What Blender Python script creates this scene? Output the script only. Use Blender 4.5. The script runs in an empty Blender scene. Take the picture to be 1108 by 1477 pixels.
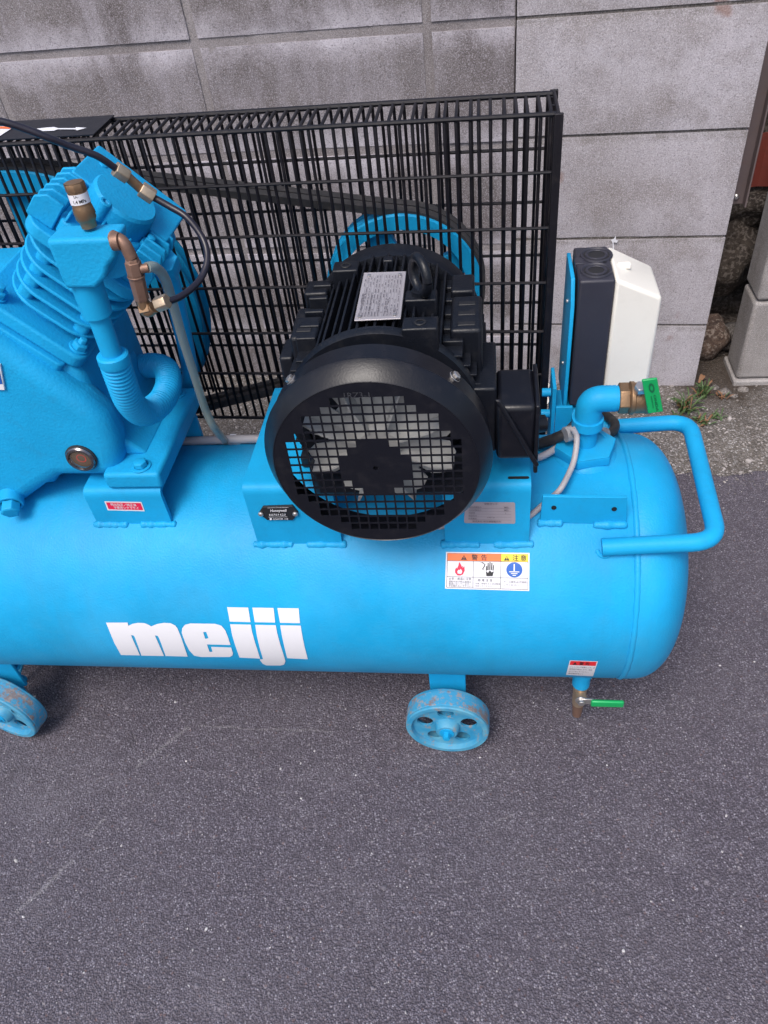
import bpy, bmesh, math, random
import numpy as np
from mathutils import Vector, Matrix, noise
R = math.radians
random.seed(7)
SC = bpy.context.scene
COL = SC.collection
# ------------------------------------------------------------------ camera
ROT = ((0.99069543, 0.00574701, 0.13597627),
       (0.09416777, 0.69239111, -0.71535095),
       (-0.09825989, 0.7214995, 0.68540752))
CAM = (0.0, 0.0, 1.1)
FPX, CX, CY = 1109.1, 554.0, 738.5
cd = bpy.data.cameras.new('camera')
cam = bpy.data.objects.new('camera', cd); COL.objects.link(cam)
m4 = Matrix(ROT).to_4x4(); m4.translation = CAM
cam.matrix_world = m4
cd.sensor_fit = 'VERTICAL'; cd.sensor_height = 36.0; cd.lens = FPX / 1477.0 * 36.0
cd.clip_start = 0.02; cd.clip_end = 200
SC.camera = cam
# ------------------------------------------------------------------ light
SUN_EL, SUN_AZ = R(58), R(200)          # azimuth clockwise from +Y
w = bpy.data.worlds.new('World'); SC.world = w; w.use_nodes = True
wn = w.node_tree.nodes; wl = w.node_tree.links
bg = wn['Background']
sky = wn.new('ShaderNodeTexSky'); sky.sky_type = 'NISHITA'; sky.sun_disc = False
sky.sun_elevation = SUN_EL; sky.sun_rotation = SUN_AZ
sky.air_density = 1.0; sky.dust_density = 4.0; sky.ozone_density = 1.0
wl.new(sky.outputs[0], bg.inputs[0]); bg.inputs[1].default_value = 0.12
sd = bpy.data.lights.new('sun', 'SUN'); sd.energy = 1.3; sd.angle = R(22); sd.color = (1.0, 0.965, 0.93)
sun = bpy.data.objects.new('sun', sd); COL.objects.link(sun)
dirv = Vector((math.sin(SUN_AZ) * math.cos(SUN_EL), math.cos(SUN_AZ) * math.cos(SUN_EL), math.sin(SUN_EL)))
sun.rotation_euler = dirv.to_track_quat('Z', 'Y').to_euler()
vs = SC.view_settings
vs.view_transform = 'Standard'; vs.look = 'None'; vs.gamma = 1.0; vs.use_curve_mapping = False
vs.exposure = 0.72
SC.render.engine = 'CYCLES'

# ------------------------------------------------------------------ measuring helpers
def _ray(px, py):
    c = (px - CX, -(py - CY), -FPX)
    return Vector([sum(ROT[i][j] * c[j] for j in range(3)) for i in range(3)])
def at(px, py, x=None, y=None, z=None):
    r = _ray(px, py)
    if x is not None: t = (x - CAM[0]) / r.x
    elif y is not None: t = (y - CAM[1]) / r.y
    else: t = (z - CAM[2]) / r.z
    return Vector(CAM) + r * t
TR, TY, TZ = .17, .763, .283
def on_tank(px, py, lift=0.0):
    rr = TR + lift
    r = _ray(px, py); a = r.y ** 2 + r.z ** 2; b = 2 * (r.y * -TY + r.z * (CAM[2] - TZ))
    c = TY ** 2 + (CAM[2] - TZ) ** 2 - rr * rr
    D = max(b * b - 4 * a * c, 0)
    return Vector(CAM) + r * ((-b - math.sqrt(D)) / (2 * a))

# ------------------------------------------------------------------ object helpers
def tag(o, label=None, cat=None, group=None, kind=None):
    if label: o['label'] = label
    if cat: o['category'] = cat
    if group: o['group'] = group
    if kind: o['kind'] = kind
    return o
def empty(name, loc=(0, 0, 0)):
    o = bpy.data.objects.new(name, None); COL.objects.link(o); o.location = loc; o.empty_display_size = .05
    return o
def obj(name, me, mat, parent=None, smooth=False, ang=35, bevel=0, seg=3):
    if not isinstance(me, bpy.types.Mesh):
        bm = me; me = bpy.data.meshes.new(name); bm.to_mesh(me); bm.free()
    o = bpy.data.objects.new(name, me); COL.objects.link(o)
    if mat is not None:
        me.materials.clear(); me.materials.append(mat)
    if smooth:
        for p in me.polygons: p.use_smooth = True
        me.set_sharp_from_angle(angle=R(ang))
    if bevel:
        md = o.modifiers.new('edge', 'BEVEL'); md.width = bevel; md.segments = seg; md.limit_method = 'ANGLE'; md.angle_limit = R(40)
        md.harden_normals = False
        for p in me.polygons: p.use_smooth = True
        me.set_sharp_from_angle(angle=R(80))
    if parent is not None: o.parent = parent; o.matrix_parent_inverse = parent.matrix_basis.inverted()
    return o
def MB(): return bmesh.new()
def box(bm, lo, hi, M=None):
    vs_ = [bm.verts.new((x, y, z)) for x in (lo[0], hi[0]) for y in (lo[1], hi[1]) for z in (lo[2], hi[2])]
    if M is not None:
        for v in vs_: v.co = M @ v.co
    for f in ((0, 1, 3, 2), (4, 6, 7, 5), (0, 4, 5, 1), (2, 3, 7, 6), (0, 2, 6, 4), (1, 5, 7, 3)):
        bm.faces.new([vs_[i] for i in f])
    return vs_
def prism(bm, pts, d, M=None):
    """pts: 3D polygon, d: extrusion vector"""
    d = Vector(d)
    a = [bm.verts.new(Vector(p)) for p in pts]; b = [bm.verts.new(Vector(p) + d) for p in pts]
    if M is not None:
        for v in a + b: v.co = M @ v.co
    bm.faces.new(a); bm.faces.new(b[::-1]); n = len(a)
    for i in range(n): bm.faces.new((a[i], b[i], b[(i + 1) % n], a[(i + 1) % n]))
    bmesh.ops.recalc_face_normals(bm, faces=bm.faces[:])
def frame_to(axis, loc):
    q = Vector(axis).normalized().to_track_quat('Z', 'Y')
    return Matrix.Translation(loc) @ q.to_matrix().to_4x4()
def lathe(bm, prof, loc=(0, 0, 0), axis=(0, 0, 1), n=32, phase=0):
    """prof: (radius, height) along the axis"""
    M = frame_to(axis, loc); rings = []
    for r, h in prof:
        if r < 1e-6: rings.append([bm.verts.new(M @ Vector((0, 0, h)))])
        else: rings.append([bm.verts.new(M @ Vector((r * math.cos(2 * math.pi * k / n + phase), r * math.sin(2 * math.pi * k / n + phase), h))) for k in range(n)])
    for a, b in zip(rings, rings[1:]):
        for k in range(n):
            k2 = (k + 1) % n
            if len(a) == 1 and len(b) == 1: continue
            if len(a) == 1: bm.faces.new((a[0], b[k2], b[k]))
            elif len(b) == 1: bm.faces.new((a[k], a[k2], b[0]))
            else: bm.faces.new((a[k], a[k2], b[k2], b[k]))
    return rings
def cyl(bm, a, b, r, n=20, r2=None, phase=0):
    a, b = Vector(a), Vector(b); L = (b - a).length
    lathe(bm, [(0, 0), (r, 0), (r if r2 is None else r2, L), (0, L)], a, b - a, n, phase)
def smooth_path(pts, per=8):
    pts = [Vector(p) for p in pts]; out = []
    for i in range(len(pts) - 1):
        p0 = pts[max(i - 1, 0)]; p1 = pts[i]; p2 = pts[i + 1]; p3 = pts[min(i + 2, len(pts) - 1)]
        for k in range(per):
            t = k / per
            out.append(.5 * ((2 * p1) + (p2 - p0) * t + (2 * p0 - 5 * p1 + 4 * p2 - p3) * t * t + (3 * p1 - p0 - 3 * p2 + p3) * t ** 3))
    out.append(pts[-1]); return out
def round_path(pts, r, per=6):
    pts = [Vector(p) for p in pts]; out = [pts[0]]
    for i in range(1, len(pts) - 1):
        a = (pts[i - 1] - pts[i]); b = (pts[i + 1] - pts[i]); d = min(r, a.length * .49, b.length * .49)
        p, q = pts[i] + a.normalized() * d, pts[i] + b.normalized() * d
        for k in range(per + 1):
            t = k / per; out.append(p * (1 - t) ** 2 + pts[i] * 2 * t * (1 - t) + q * t * t)
    out.append(pts[-1]); return out
def tube(bm, path, rad, n=12, cap=True):
    path = [Vector(p) for p in path]; rings = []; N = len(path)
    up = None
    for i, p in enumerate(path):
        t = (path[min(i + 1, N - 1)] - path[max(i - 1, 0)]).normalized()
        if up is None:
            up = t.orthogonal().normalized()
        up = (up - t * up.dot(t)).normalized(); s = t.cross(up)
        r = rad(i) if callable(rad) else rad
        rings.append([bm.verts.new(p + up * (r * math.cos(2 * math.pi * k / n)) + s * (r * math.sin(2 * math.pi * k / n))) for k in range(n)])
    for a, b in zip(rings, rings[1:]):
        for k in range(n): bm.faces.new((a[k], a[(k + 1) % n], b[(k + 1) % n], b[k]))
    if cap: bm.faces.new(rings[0][::-1]); bm.faces.new(rings[-1])
def bead(path, rad=.004, jit=.12):
    bm = MB(); path = smooth_path(path, 10)
    ph = random.random() * 9
    tube(bm, path, lambda i: rad * (1 + 1.6 * jit * noise.noise((i * .12 + ph, ph, 0))) * min(1, .55 + .15 * min(i, len(path) - 1 - i)), 10)
    return bm
# flat artwork: curves filled in 2D, cut into strips, then mapped onto a surface
def fill2d(loops, step=None, thick=0):
    cu = bpy.data.curves.new('art', 'CURVE'); cu.dimensions = '2D'; cu.fill_mode = 'BOTH' if not thick else 'BOTH'
    for lp in loops:
        s = cu.splines.new('POLY'); s.points.add(len(lp) - 1); s.use_cyclic_u = True
        for i, (x, y) in enumerate(lp): s.points[i].co = (x, y, 0, 1)
    if thick: cu.extrude = thick / 2
    o = bpy.data.objects.new('art', cu); COL.objects.link(o)
    me = bpy.data.meshes.new_from_object(o.evaluated_get(bpy.context.evaluated_depsgraph_get()))
    bpy.data.objects.remove(o); bm = bmesh.new(); bm.from_mesh(me); bpy.data.meshes.remove(me)
    if step: cut(bm, step)
    return bm
def cut(bm, step):
    ys = [v.co.y for v in bm.verts]
    y = math.floor(min(ys) / step) * step + step
    while y < max(ys):
        bmesh.ops.bisect_plane(bm, geom=bm.verts[:] + bm.edges[:] + bm.faces[:], plane_co=(0, y, 0), plane_no=(0, 1, 0)); y += step
def text2d(s, size, x=0, y=0, bold=0, align='LEFT', sx=1.0, res=2):
    cu = bpy.data.curves.new('txt', 'FONT'); cu.body = s; cu.size = size; cu.align_x = align; cu.offset = bold; cu.resolution_u = res
    o = bpy.data.objects.new('txt', cu); COL.objects.link(o)
    me = bpy.data.meshes.new_from_object(o.evaluated_get(bpy.context.evaluated_depsgraph_get()))
    bpy.data.objects.remove(o)
    bm = bmesh.new(); bm.from_mesh(me); bpy.data.meshes.remove(me)
    for v in bm.verts: v.co = Vector((v.co.x * sx + x, v.co.y + y, 0))
    return bm
def rot90(b, x, y):
    for v in b.verts: v.co = Vector((v.co.y + x, -v.co.x + y, 0))
    return b
def join(*bms):
    out = bmesh.new()
    for b in bms:
        me = bpy.data.meshes.new('t'); b.to_mesh(me); b.free(); out.from_mesh(me); bpy.data.meshes.remove(me)
    return out
def mapped(bm, fn):
    for v in bm.verts: v.co = fn(v.co.x, v.co.y)
    return bm
def rect(x0, y0, x1, y1, r=0):
    if not r: return [(x0, y0), (x1, y0), (x1, y1), (x0, y1)]
    out = []
    for cx_, cy_, a0 in ((x1 - r, y1 - r, 0), (x0 + r, y1 - r, 90), (x0 + r, y0 + r, 180), (x1 - r, y0 + r, 270)):
        for k in range(5): a = R(a0 + k * 22.5); out.append((cx_ + r * math.cos(a), cy_ + r * math.sin(a)))
    return out
def circ(cx_, cy_, r, n=24, r2=None):
    return [(cx_ + r * math.cos(2 * math.pi * k / n), cy_ + (r2 or r) * math.sin(2 * math.pi * k / n)) for k in range(n)]

# ------------------------------------------------------------------ materials
def mat(name):
    m = bpy.data.materials.new(name); m.use_nodes = True
    nt = m.node_tree; return m, nt, nt.nodes['Principled BSDF']
def N(nt, t, **kw):
    n = nt.nodes.new(t)
    for k, v in kw.items():
        if k in n.inputs: n.inputs[k].default_value = v
        else: setattr(n, k, v)
    return n
def coords(nt, kind='Object', scale=None):
    tc = N(nt, 'ShaderNodeTexCoord'); return tc.outputs[kind]
def world_pos(nt):
    return N(nt, 'ShaderNodeNewGeometry').outputs['Position']
def noi(nt, vec, scale, detail=4, rough=.6, dist=0):
    n = N(nt, 'ShaderNodeTexNoise', Scale=scale, Detail=detail, Roughness=rough, Distortion=dist); nt.links.new(vec, n.inputs['Vector']); return n
def ramp(nt, fac, stops, interp='LINEAR'):
    r = N(nt, 'ShaderNodeValToRGB'); r.color_ramp.interpolation = interp
    el = r.color_ramp.elements
    while len(el) < len(stops): el.new(.5)
    for e, (p, c) in zip(el, stops):
        e.position = p; e.color = (c if len(c) == 4 else (*c, 1)) if hasattr(c, '__len__') else (c, c, c, 1)
    nt.links.new(fac, r.inputs[0]); return r.outputs[0]
def mix(nt, fac, a, b, mode='MIX'):
    m = N(nt, 'ShaderNodeMix', data_type='RGBA', blend_type=mode)
    for s, v in ((m.inputs[0], fac), (m.inputs[6], a), (m.inputs[7], b)):
        if hasattr(v, 'links'): nt.links.new(v, s)
        elif hasattr(v, '__len__'): s.default_value = (*v, 1)[:4]
        elif s == m.inputs[0]: s.default_value = v
        else: s.default_value = (v, v, v, 1)
    return m.outputs[2]
def math_(nt, op, a, b=None, clamp=False):
    m = N(nt, 'ShaderNodeMath', operation=op, use_clamp=clamp)
    for s, v in ((m.inputs[0], a), (m.inputs[1], b)):
        if v is None: continue
        if hasattr(v, 'links'): nt.links.new(v, s)
        else: s.default_value = v
    return m.outputs[0]
def bump(nt, bs, h, strength=.3, dist=.001):
    b = N(nt, 'ShaderNodeBump', Strength=strength, Distance=dist); nt.links.new(h, b.inputs['Height']); nt.links.new(b.outputs[0], bs.inputs['Normal']); return b

def paint(name, col, rough=.45, peel=700, amt=.25, dirt=(.12, .10, .08), dirtamt=.25, spec=.5, metal=0, coat=0, vary=.12):
    m, nt, bs = mat(name); p = world_pos(nt)
    n1 = noi(nt, p, 7, 5, .6); n2 = noi(nt, p, peel, 2, .5); n3 = noi(nt, p, 60, 4, .7)
    c = mix(nt, ramp(nt, n1.outputs[0], [(.35, 0), (.7, 1)]), [x * (1 - vary) for x in col], [min(1, x * (1 + vary)) for x in col])
    d = math_(nt, 'MULTIPLY', ramp(nt, n3.outputs[0], [(.52, 0), (.8, 1)]), dirtamt)
    c = mix(nt, d, c, dirt)
    if peel <= 420:
        ch = noi(nt, p, 130, 6, .85); c = mix(nt, math_(nt, 'MULTIPLY', ramp(nt, ch.outputs[0], [(.735, 0), (.75, 1)]), .6), c, dirt)
    nt.links.new(c, bs.inputs['Base Color'])
    rr = N(nt, 'ShaderNodeMapRange'); nt.links.new(n3.outputs[0], rr.inputs[0]); rr.inputs[3].default_value = rough - .08; rr.inputs[4].default_value = rough + .12
    nt.links.new(rr.outputs[0], bs.inputs['Roughness'])
    bs.inputs['Metallic'].default_value = metal; bs.inputs['Specular IOR Level'].default_value = spec
    if coat: bs.inputs['Coat Weight'].default_value = coat; bs.inputs['Coat Roughness'].default_value = .25
    bump(nt, bs, n2.outputs[0], amt, .0006)
    return m
BLUEC = (.010, .330, .64)
M_BLUE = paint('blue_enamel', BLUEC, .46, 420, .3, (.03, .14, .22), .18, spec=.18)
M_TANK = paint('blue_tank_enamel', BLUEC, .44, 380, .7, (.05, .33, .55), .2, spec=.2)
nt = M_TANK.node_tree; bs = nt.nodes['Principled BSDF']; src = bs.inputs['Base Color'].links[0].from_socket
mp = nt.nodes.new('ShaderNodeMapping'); nt.links.new(world_pos(nt), mp.inputs[0]); mp.inputs['Scale'].default_value = (46, 2.5, 2.5)
st_ = noi(nt, mp.outputs[0], 1.0, 4, .6); sc_ = noi(nt, world_pos(nt), 75, 5, .8); du_ = noi(nt, world_pos(nt), 4, 4, .6)
c_ = mix(nt, math_(nt, 'MULTIPLY', ramp(nt, st_.outputs[0], [(.5, 0), (.72, 1)]), .16), src, (.03, .24, .40))
c_ = mix(nt, math_(nt, 'MULTIPLY', ramp(nt, sc_.outputs[0], [(.70, 0), (.74, 1)]), .30), c_, (.30, .50, .62))
c_ = mix(nt, math_(nt, 'MULTIPLY', ramp(nt, du_.outputs[0], [(.45, 0), (.7, 1)]), .12), c_, (.22, .38, .46))
nt.links.new(c_, bs.inputs['Base Color'])
M_CAST = paint('blue_cast_enamel', BLUEC, .5, 300, .9, (.03, .14, .24), .22, spec=.18)
def wheel_mat():
    m, nt, bs = mat('chipped_blue_wheel'); p = world_pos(nt)
    n1 = noi(nt, p, 90, 6, .75); n2 = noi(nt, p, 30, 3, .6)
    c = mix(nt, ramp(nt, n2.outputs[0], [(.35, 0), (.65, 1)]), (.02, .25, .46), (.10, .34, .48))
    c = mix(nt, ramp(nt, n1.outputs[0], [(.56, 0), (.64, 1)]), c, (.25, .24, .24))
    nt.links.new(c, bs.inputs['Base Color']); bs.inputs['Roughness'].default_value = .6
    bump(nt, bs, n1.outputs[0], .5, .0008); return m
M_WHEEL = wheel_mat()
def tread_mat():
    m, nt, bs = mat('worn_wheel_tread'); p = world_pos(nt)
    n1 = noi(nt, p, 120, 6, .75); n2 = noi(nt, p, 45, 4, .7)
    c = mix(nt, ramp(nt, n2.outputs[0], [(.50, 0), (.58, 1)]), (.04, .30, .52), (.20, .18, .19))
    c = mix(nt, ramp(nt, n1.outputs[0], [(.52, 0), (.62, 1)]), c, (.30, .27, .26))
    nt.links.new(c, bs.inputs['Base Color']); bs.inputs['Roughness'].default_value = .8
    bump(nt, bs, n1.outputs[0], .8, .001); return m
M_TREAD = tread_mat()
M_BLACK = paint('black_satin_enamel', (.005, .0058, .010), .33, 500, .2, (.10, .09, .09), .10, spec=.38)
M_MOTOR = paint('black_cast_enamel', (.005, .0065, .011), .38, 300, .6, (.12, .11, .10), .10, spec=.38)
M_WIRE = paint('black_wire_coating', (.006, .005, .008), .45, 400, .2, (.12, .10, .09), .15, spec=.38)
M_PLASTIC = paint('dark_grey_plastic', (.028, .028, .042), .5, 900, .3, (.1, .1, .1), .08)
M_BELT = paint('grey_black_belt', (.045, .043, .045), .7, 400, .4, (.14, .12, .11), .5)
M_RUBBER = paint('black_rubber', (.02, .02, .022), .55, 600, .3, (.12, .11, .10), .35)
M_HOSE = paint('black_hose', (.014, .012, .022), .35, 600, .1, (.1, .09, .09), .08)
M_GREYH = paint('grey_cable', (.38, .36, .37), .5, 500, .2, (.2, .18, .16), .2)
M_WHITE = paint('ivory_plastic', (.80, .77, .70), .4, 900, .15, (.5, .45, .38), .12, vary=.02)
M_FAN = paint('white_fan_plastic', (.50, .50, .49), .5, 900, .1, (.3, .27, .2), .25)
M_BRASS = paint('weathered_brass', (.30, .19, .11), .42, 300, .5, (.12, .07, .05), .35, metal=.75)
M_BRASS2 = paint('pale_brass', (.46, .36, .26), .38, 300, .4, (.2, .14, .08), .3, metal=.7)
M_COPPER = paint('brown_copper', (.25, .15, .11), .5, 300, .5, (.07, .05, .04), .5, metal=.55)
M_STEEL = paint('zinc_steel', (.55, .53, .52), .3, 400, .3, (.2, .17, .14), .3, metal=.85)
M_CHROME = paint('dark_chrome', (.20, .19, .20), .18, 300, .2, (.04, .03, .03), .6, metal=.9)
M_PLATE = paint('aluminium_plate', (.50, .47, .49), .45, 300, .3, (.3, .28, .28), .25, metal=.5)
M_FOIL = paint('silver_foil_label', (.42, .38, .42), .5, 300, .1, (.3, .28, .28), .2, metal=.3)
M_GREEN = paint('green_vinyl', (.005, .36, .10), .35, 500, .3, (.1, .3, .15), .1)
M_PWHITE = paint('white_print', (.72, .72, .76), .45, 500, .05, (.5, .5, .5), .1, vary=.02)
M_PBLACK = paint('black_print', (.012, .012, .014), .5, 500, .05, (.05, .05, .05), .1)
M_PGREY = paint('grey_print', (.13, .12, .14), .5, 500, .05, (.05, .05, .05), .1)
M_PRED = paint('red_print', (.72, .02, .03), .45, 500, .05, (.4, .05, .05), .1)
M_PORANGE = paint('orange_print', (.85, .16, .03), .45, 500, .05, (.5, .2, .1), .1)
M_PYELLOW = paint('yellow_print', (.85, .62, .03), .45, 500, .05, (.5, .4, .1), .1)
M_PBLUE = paint('dark_blue_print', (.01, .10, .42), .45, 500, .05, (.1, .1, .3), .1)
M_PROSE = paint('crimson_print', (.75, .01, .06), .45, 500, .05, (.4, .05, .05), .1)
def clear(name, col, rough=.2, alpha=.55):
    m, nt, bs = mat(name); bs.inputs['Base Color'].default_value = (*col, 1); bs.inputs['Roughness'].default_value = rough
    bs.inputs['Alpha'].default_value = alpha; bs.inputs['IOR'].default_value = 1.4
    return m
M_CLEAR = clear('milky_clear_tube', (.30, .34, .30), .3, .62)
M_CLAMP = clear('clear_plastic_sleeve', (.5, .5, .52), .25, .6)
M_GLASS = clear('sight_glass_pane', (.25, .2, .16), .06, .25)

def concrete(name, base, dark, pale, speck=420, stain=3.0, seedoff=0, efflo=.5, rust=.0):
    m, nt, bs = mat(name); p = world_pos(nt)
    if seedoff:
        mp = N(nt, 'ShaderNodeMapping'); nt.links.new(p, mp.inputs[0]); mp.inputs['Location'].default_value = (seedoff, seedoff * 2, 0); p = mp.outputs[0]
    rnd = N(nt, 'ShaderNodeObjectInfo').outputs['Random']
    big = noi(nt, p, stain, 6, .65, .4); mid = noi(nt, p, 14, 6, .7); fine = noi(nt, p, speck, 3, .7)
    vo = noi(nt, p, speck * 1.15, 2, .6); gr = noi(nt, p, speck * .62, 4, .75)
    c = mix(nt, ramp(nt, big.outputs[0], [(.38, 0), (.62, 1)]), dark, base)
    st = N(nt, 'ShaderNodeMapping'); nt.links.new(p, st.inputs[0]); st.inputs['Scale'].default_value = (9, 9, 2.2)
    streak = noi(nt, st.outputs[0], 1.0, 5, .7)
    c = mix(nt, math_(nt, 'MULTIPLY', ramp(nt, streak.outputs[0], [(.47, 0), (.66, 1)]), efflo), c, pale)
    c = mix(nt, math_(nt, 'MULTIPLY', ramp(nt, mid.outputs[0], [(.5, 0), (.75, 1)]), .5), c, dark)
    c = mix(nt, math_(nt, 'MULTIPLY', rnd, .25), c, dark)
    if name == 'weathered_grey_block':       # lime bloom along the bed joints
        sp = N(nt, 'ShaderNodeSeparateXYZ'); nt.links.new(p, sp.inputs[0])
        f = math_(nt, 'PINGPONG', math_(nt, 'ADD', sp.outputs[2], -.14 + 2.1), .105)
        wv = noi(nt, p, 9, 5, .7); edge = math_(nt, 'SUBTRACT', 1, math_(nt, 'DIVIDE', math_(nt, 'ADD', f, math_(nt, 'MULTIPLY', math_(nt, 'SUBTRACT', wv.outputs[0], .5), .12)), .055), True)
        c = mix(nt, math_(nt, 'MULTIPLY', edge, math_(nt, 'MULTIPLY', ramp(nt, big.outputs[0], [(.38, 0), (.52, 1)]), .95)), c, (.52, .49, .54))
    if name == 'pale_grey_block':            # mortar smear under each joint
        sp = N(nt, 'ShaderNodeSeparateXYZ'); nt.links.new(p, sp.inputs[0])
        f = math_(nt, 'SUBTRACT', .203, math_(nt, 'MODULO', math_(nt, 'ADD', sp.outputs[2], -.167 + 2.03), .203))
        wv = noi(nt, p, 26, 5, .7); edge = math_(nt, 'SUBTRACT', 1, math_(nt, 'DIVIDE', math_(nt, 'ABSOLUTE', math_(nt, 'SUBTRACT', math_(nt, 'MODULO', math_(nt, 'ADD', f, .0), .203), .008)), .010), True)
        c = mix(nt, math_(nt, 'MULTIPLY', edge, ramp(nt, wv.outputs[0], [(.42, .15), (.6, .8)])), c, (.20, .185, .17))
        st2 = noi(nt, p, 7, 4, .6); c = mix(nt, math_(nt, 'MULTIPLY', ramp(nt, st2.outputs[0], [(.50, 0), (.66, 1)]), .62), c, (.23, .205, .195))
    # sandy grain: light and dark specks
    c = mix(nt, math_(nt, 'MULTIPLY', ramp(nt, fine.outputs[0], [(.33, 1), (.47, 0)]), .70), c, [x * .42 for x in dark])
    c = mix(nt, math_(nt, 'MULTIPLY', ramp(nt, vo.outputs[0], [(.50, 0), (.62, 1)]), .38), c, [min(1, x * 1.3) for x in pale])
    c = mix(nt, math_(nt, 'MULTIPLY', ramp(nt, gr.outputs[0], [(.34, 1), (.44, 0)]), .40), c, [x * .55 for x in dark])
    if rust:
        rn = noi(nt, p, 11, 3, .5); c = mix(nt, math_(nt, 'MULTIPLY', ramp(nt, rn.outputs[0], [(.70, 0), (.76, 1)]), rust), c, (.22, .09, .05))
    nt.links.new(c, bs.inputs['Base Color']); bs.inputs['Roughness'].default_value = .92; bs.inputs['Specular IOR Level'].default_value = .2
    h = mix(nt, .4, mix(nt, .5, fine.outputs[0], gr.outputs[0]), mid.outputs[0])
    bump(nt, bs, h, .9, .003); return m
M_BLK_OLD = concrete('weathered_grey_block', (.225, .205, .207), (.13, .113, .114), (.43, .405, .45), 400, 3.2, 0, .55)
M_BLK_NEW = concrete('pale_grey_block', (.45, .425, .46), (.30, .275, .28), (.53, .50, .545), 430, 4.2, 5, .6, .5)
M_MORTAR = concrete('grey_mortar', (.29, .265, .27), (.18, .16, .16), (.40, .375, .39), 500, 5, 3, .5)
M_MORTAR_D = concrete('dark_mortar', (.17, .155, .15), (.09, .08, .07), (.28, .26, .26), 300, 5, 3, .3)
M_PILLAR = concrete('smooth_grey_pillar_block', (.36, .34, .335), (.22, .20, .19), (.46, .44, .44), 500, 4, 8, .4)
M_SOIL = concrete('rough_brown_footing', (.10, .08, .065), (.035, .028, .024), (.22, .19, .17), 120, 6, 2, .4, .3)
M_ROCK = concrete('stained_rock', (.18, .12, .09), (.05, .035, .03), (.34, .29, .25), 120, 14, 9, .6, .9)
M_STONE = concrete('grey_stone', (.20, .18, .17), (.08, .07, .065), (.36, .33, .31), 200, 9, 4, .5)

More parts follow.
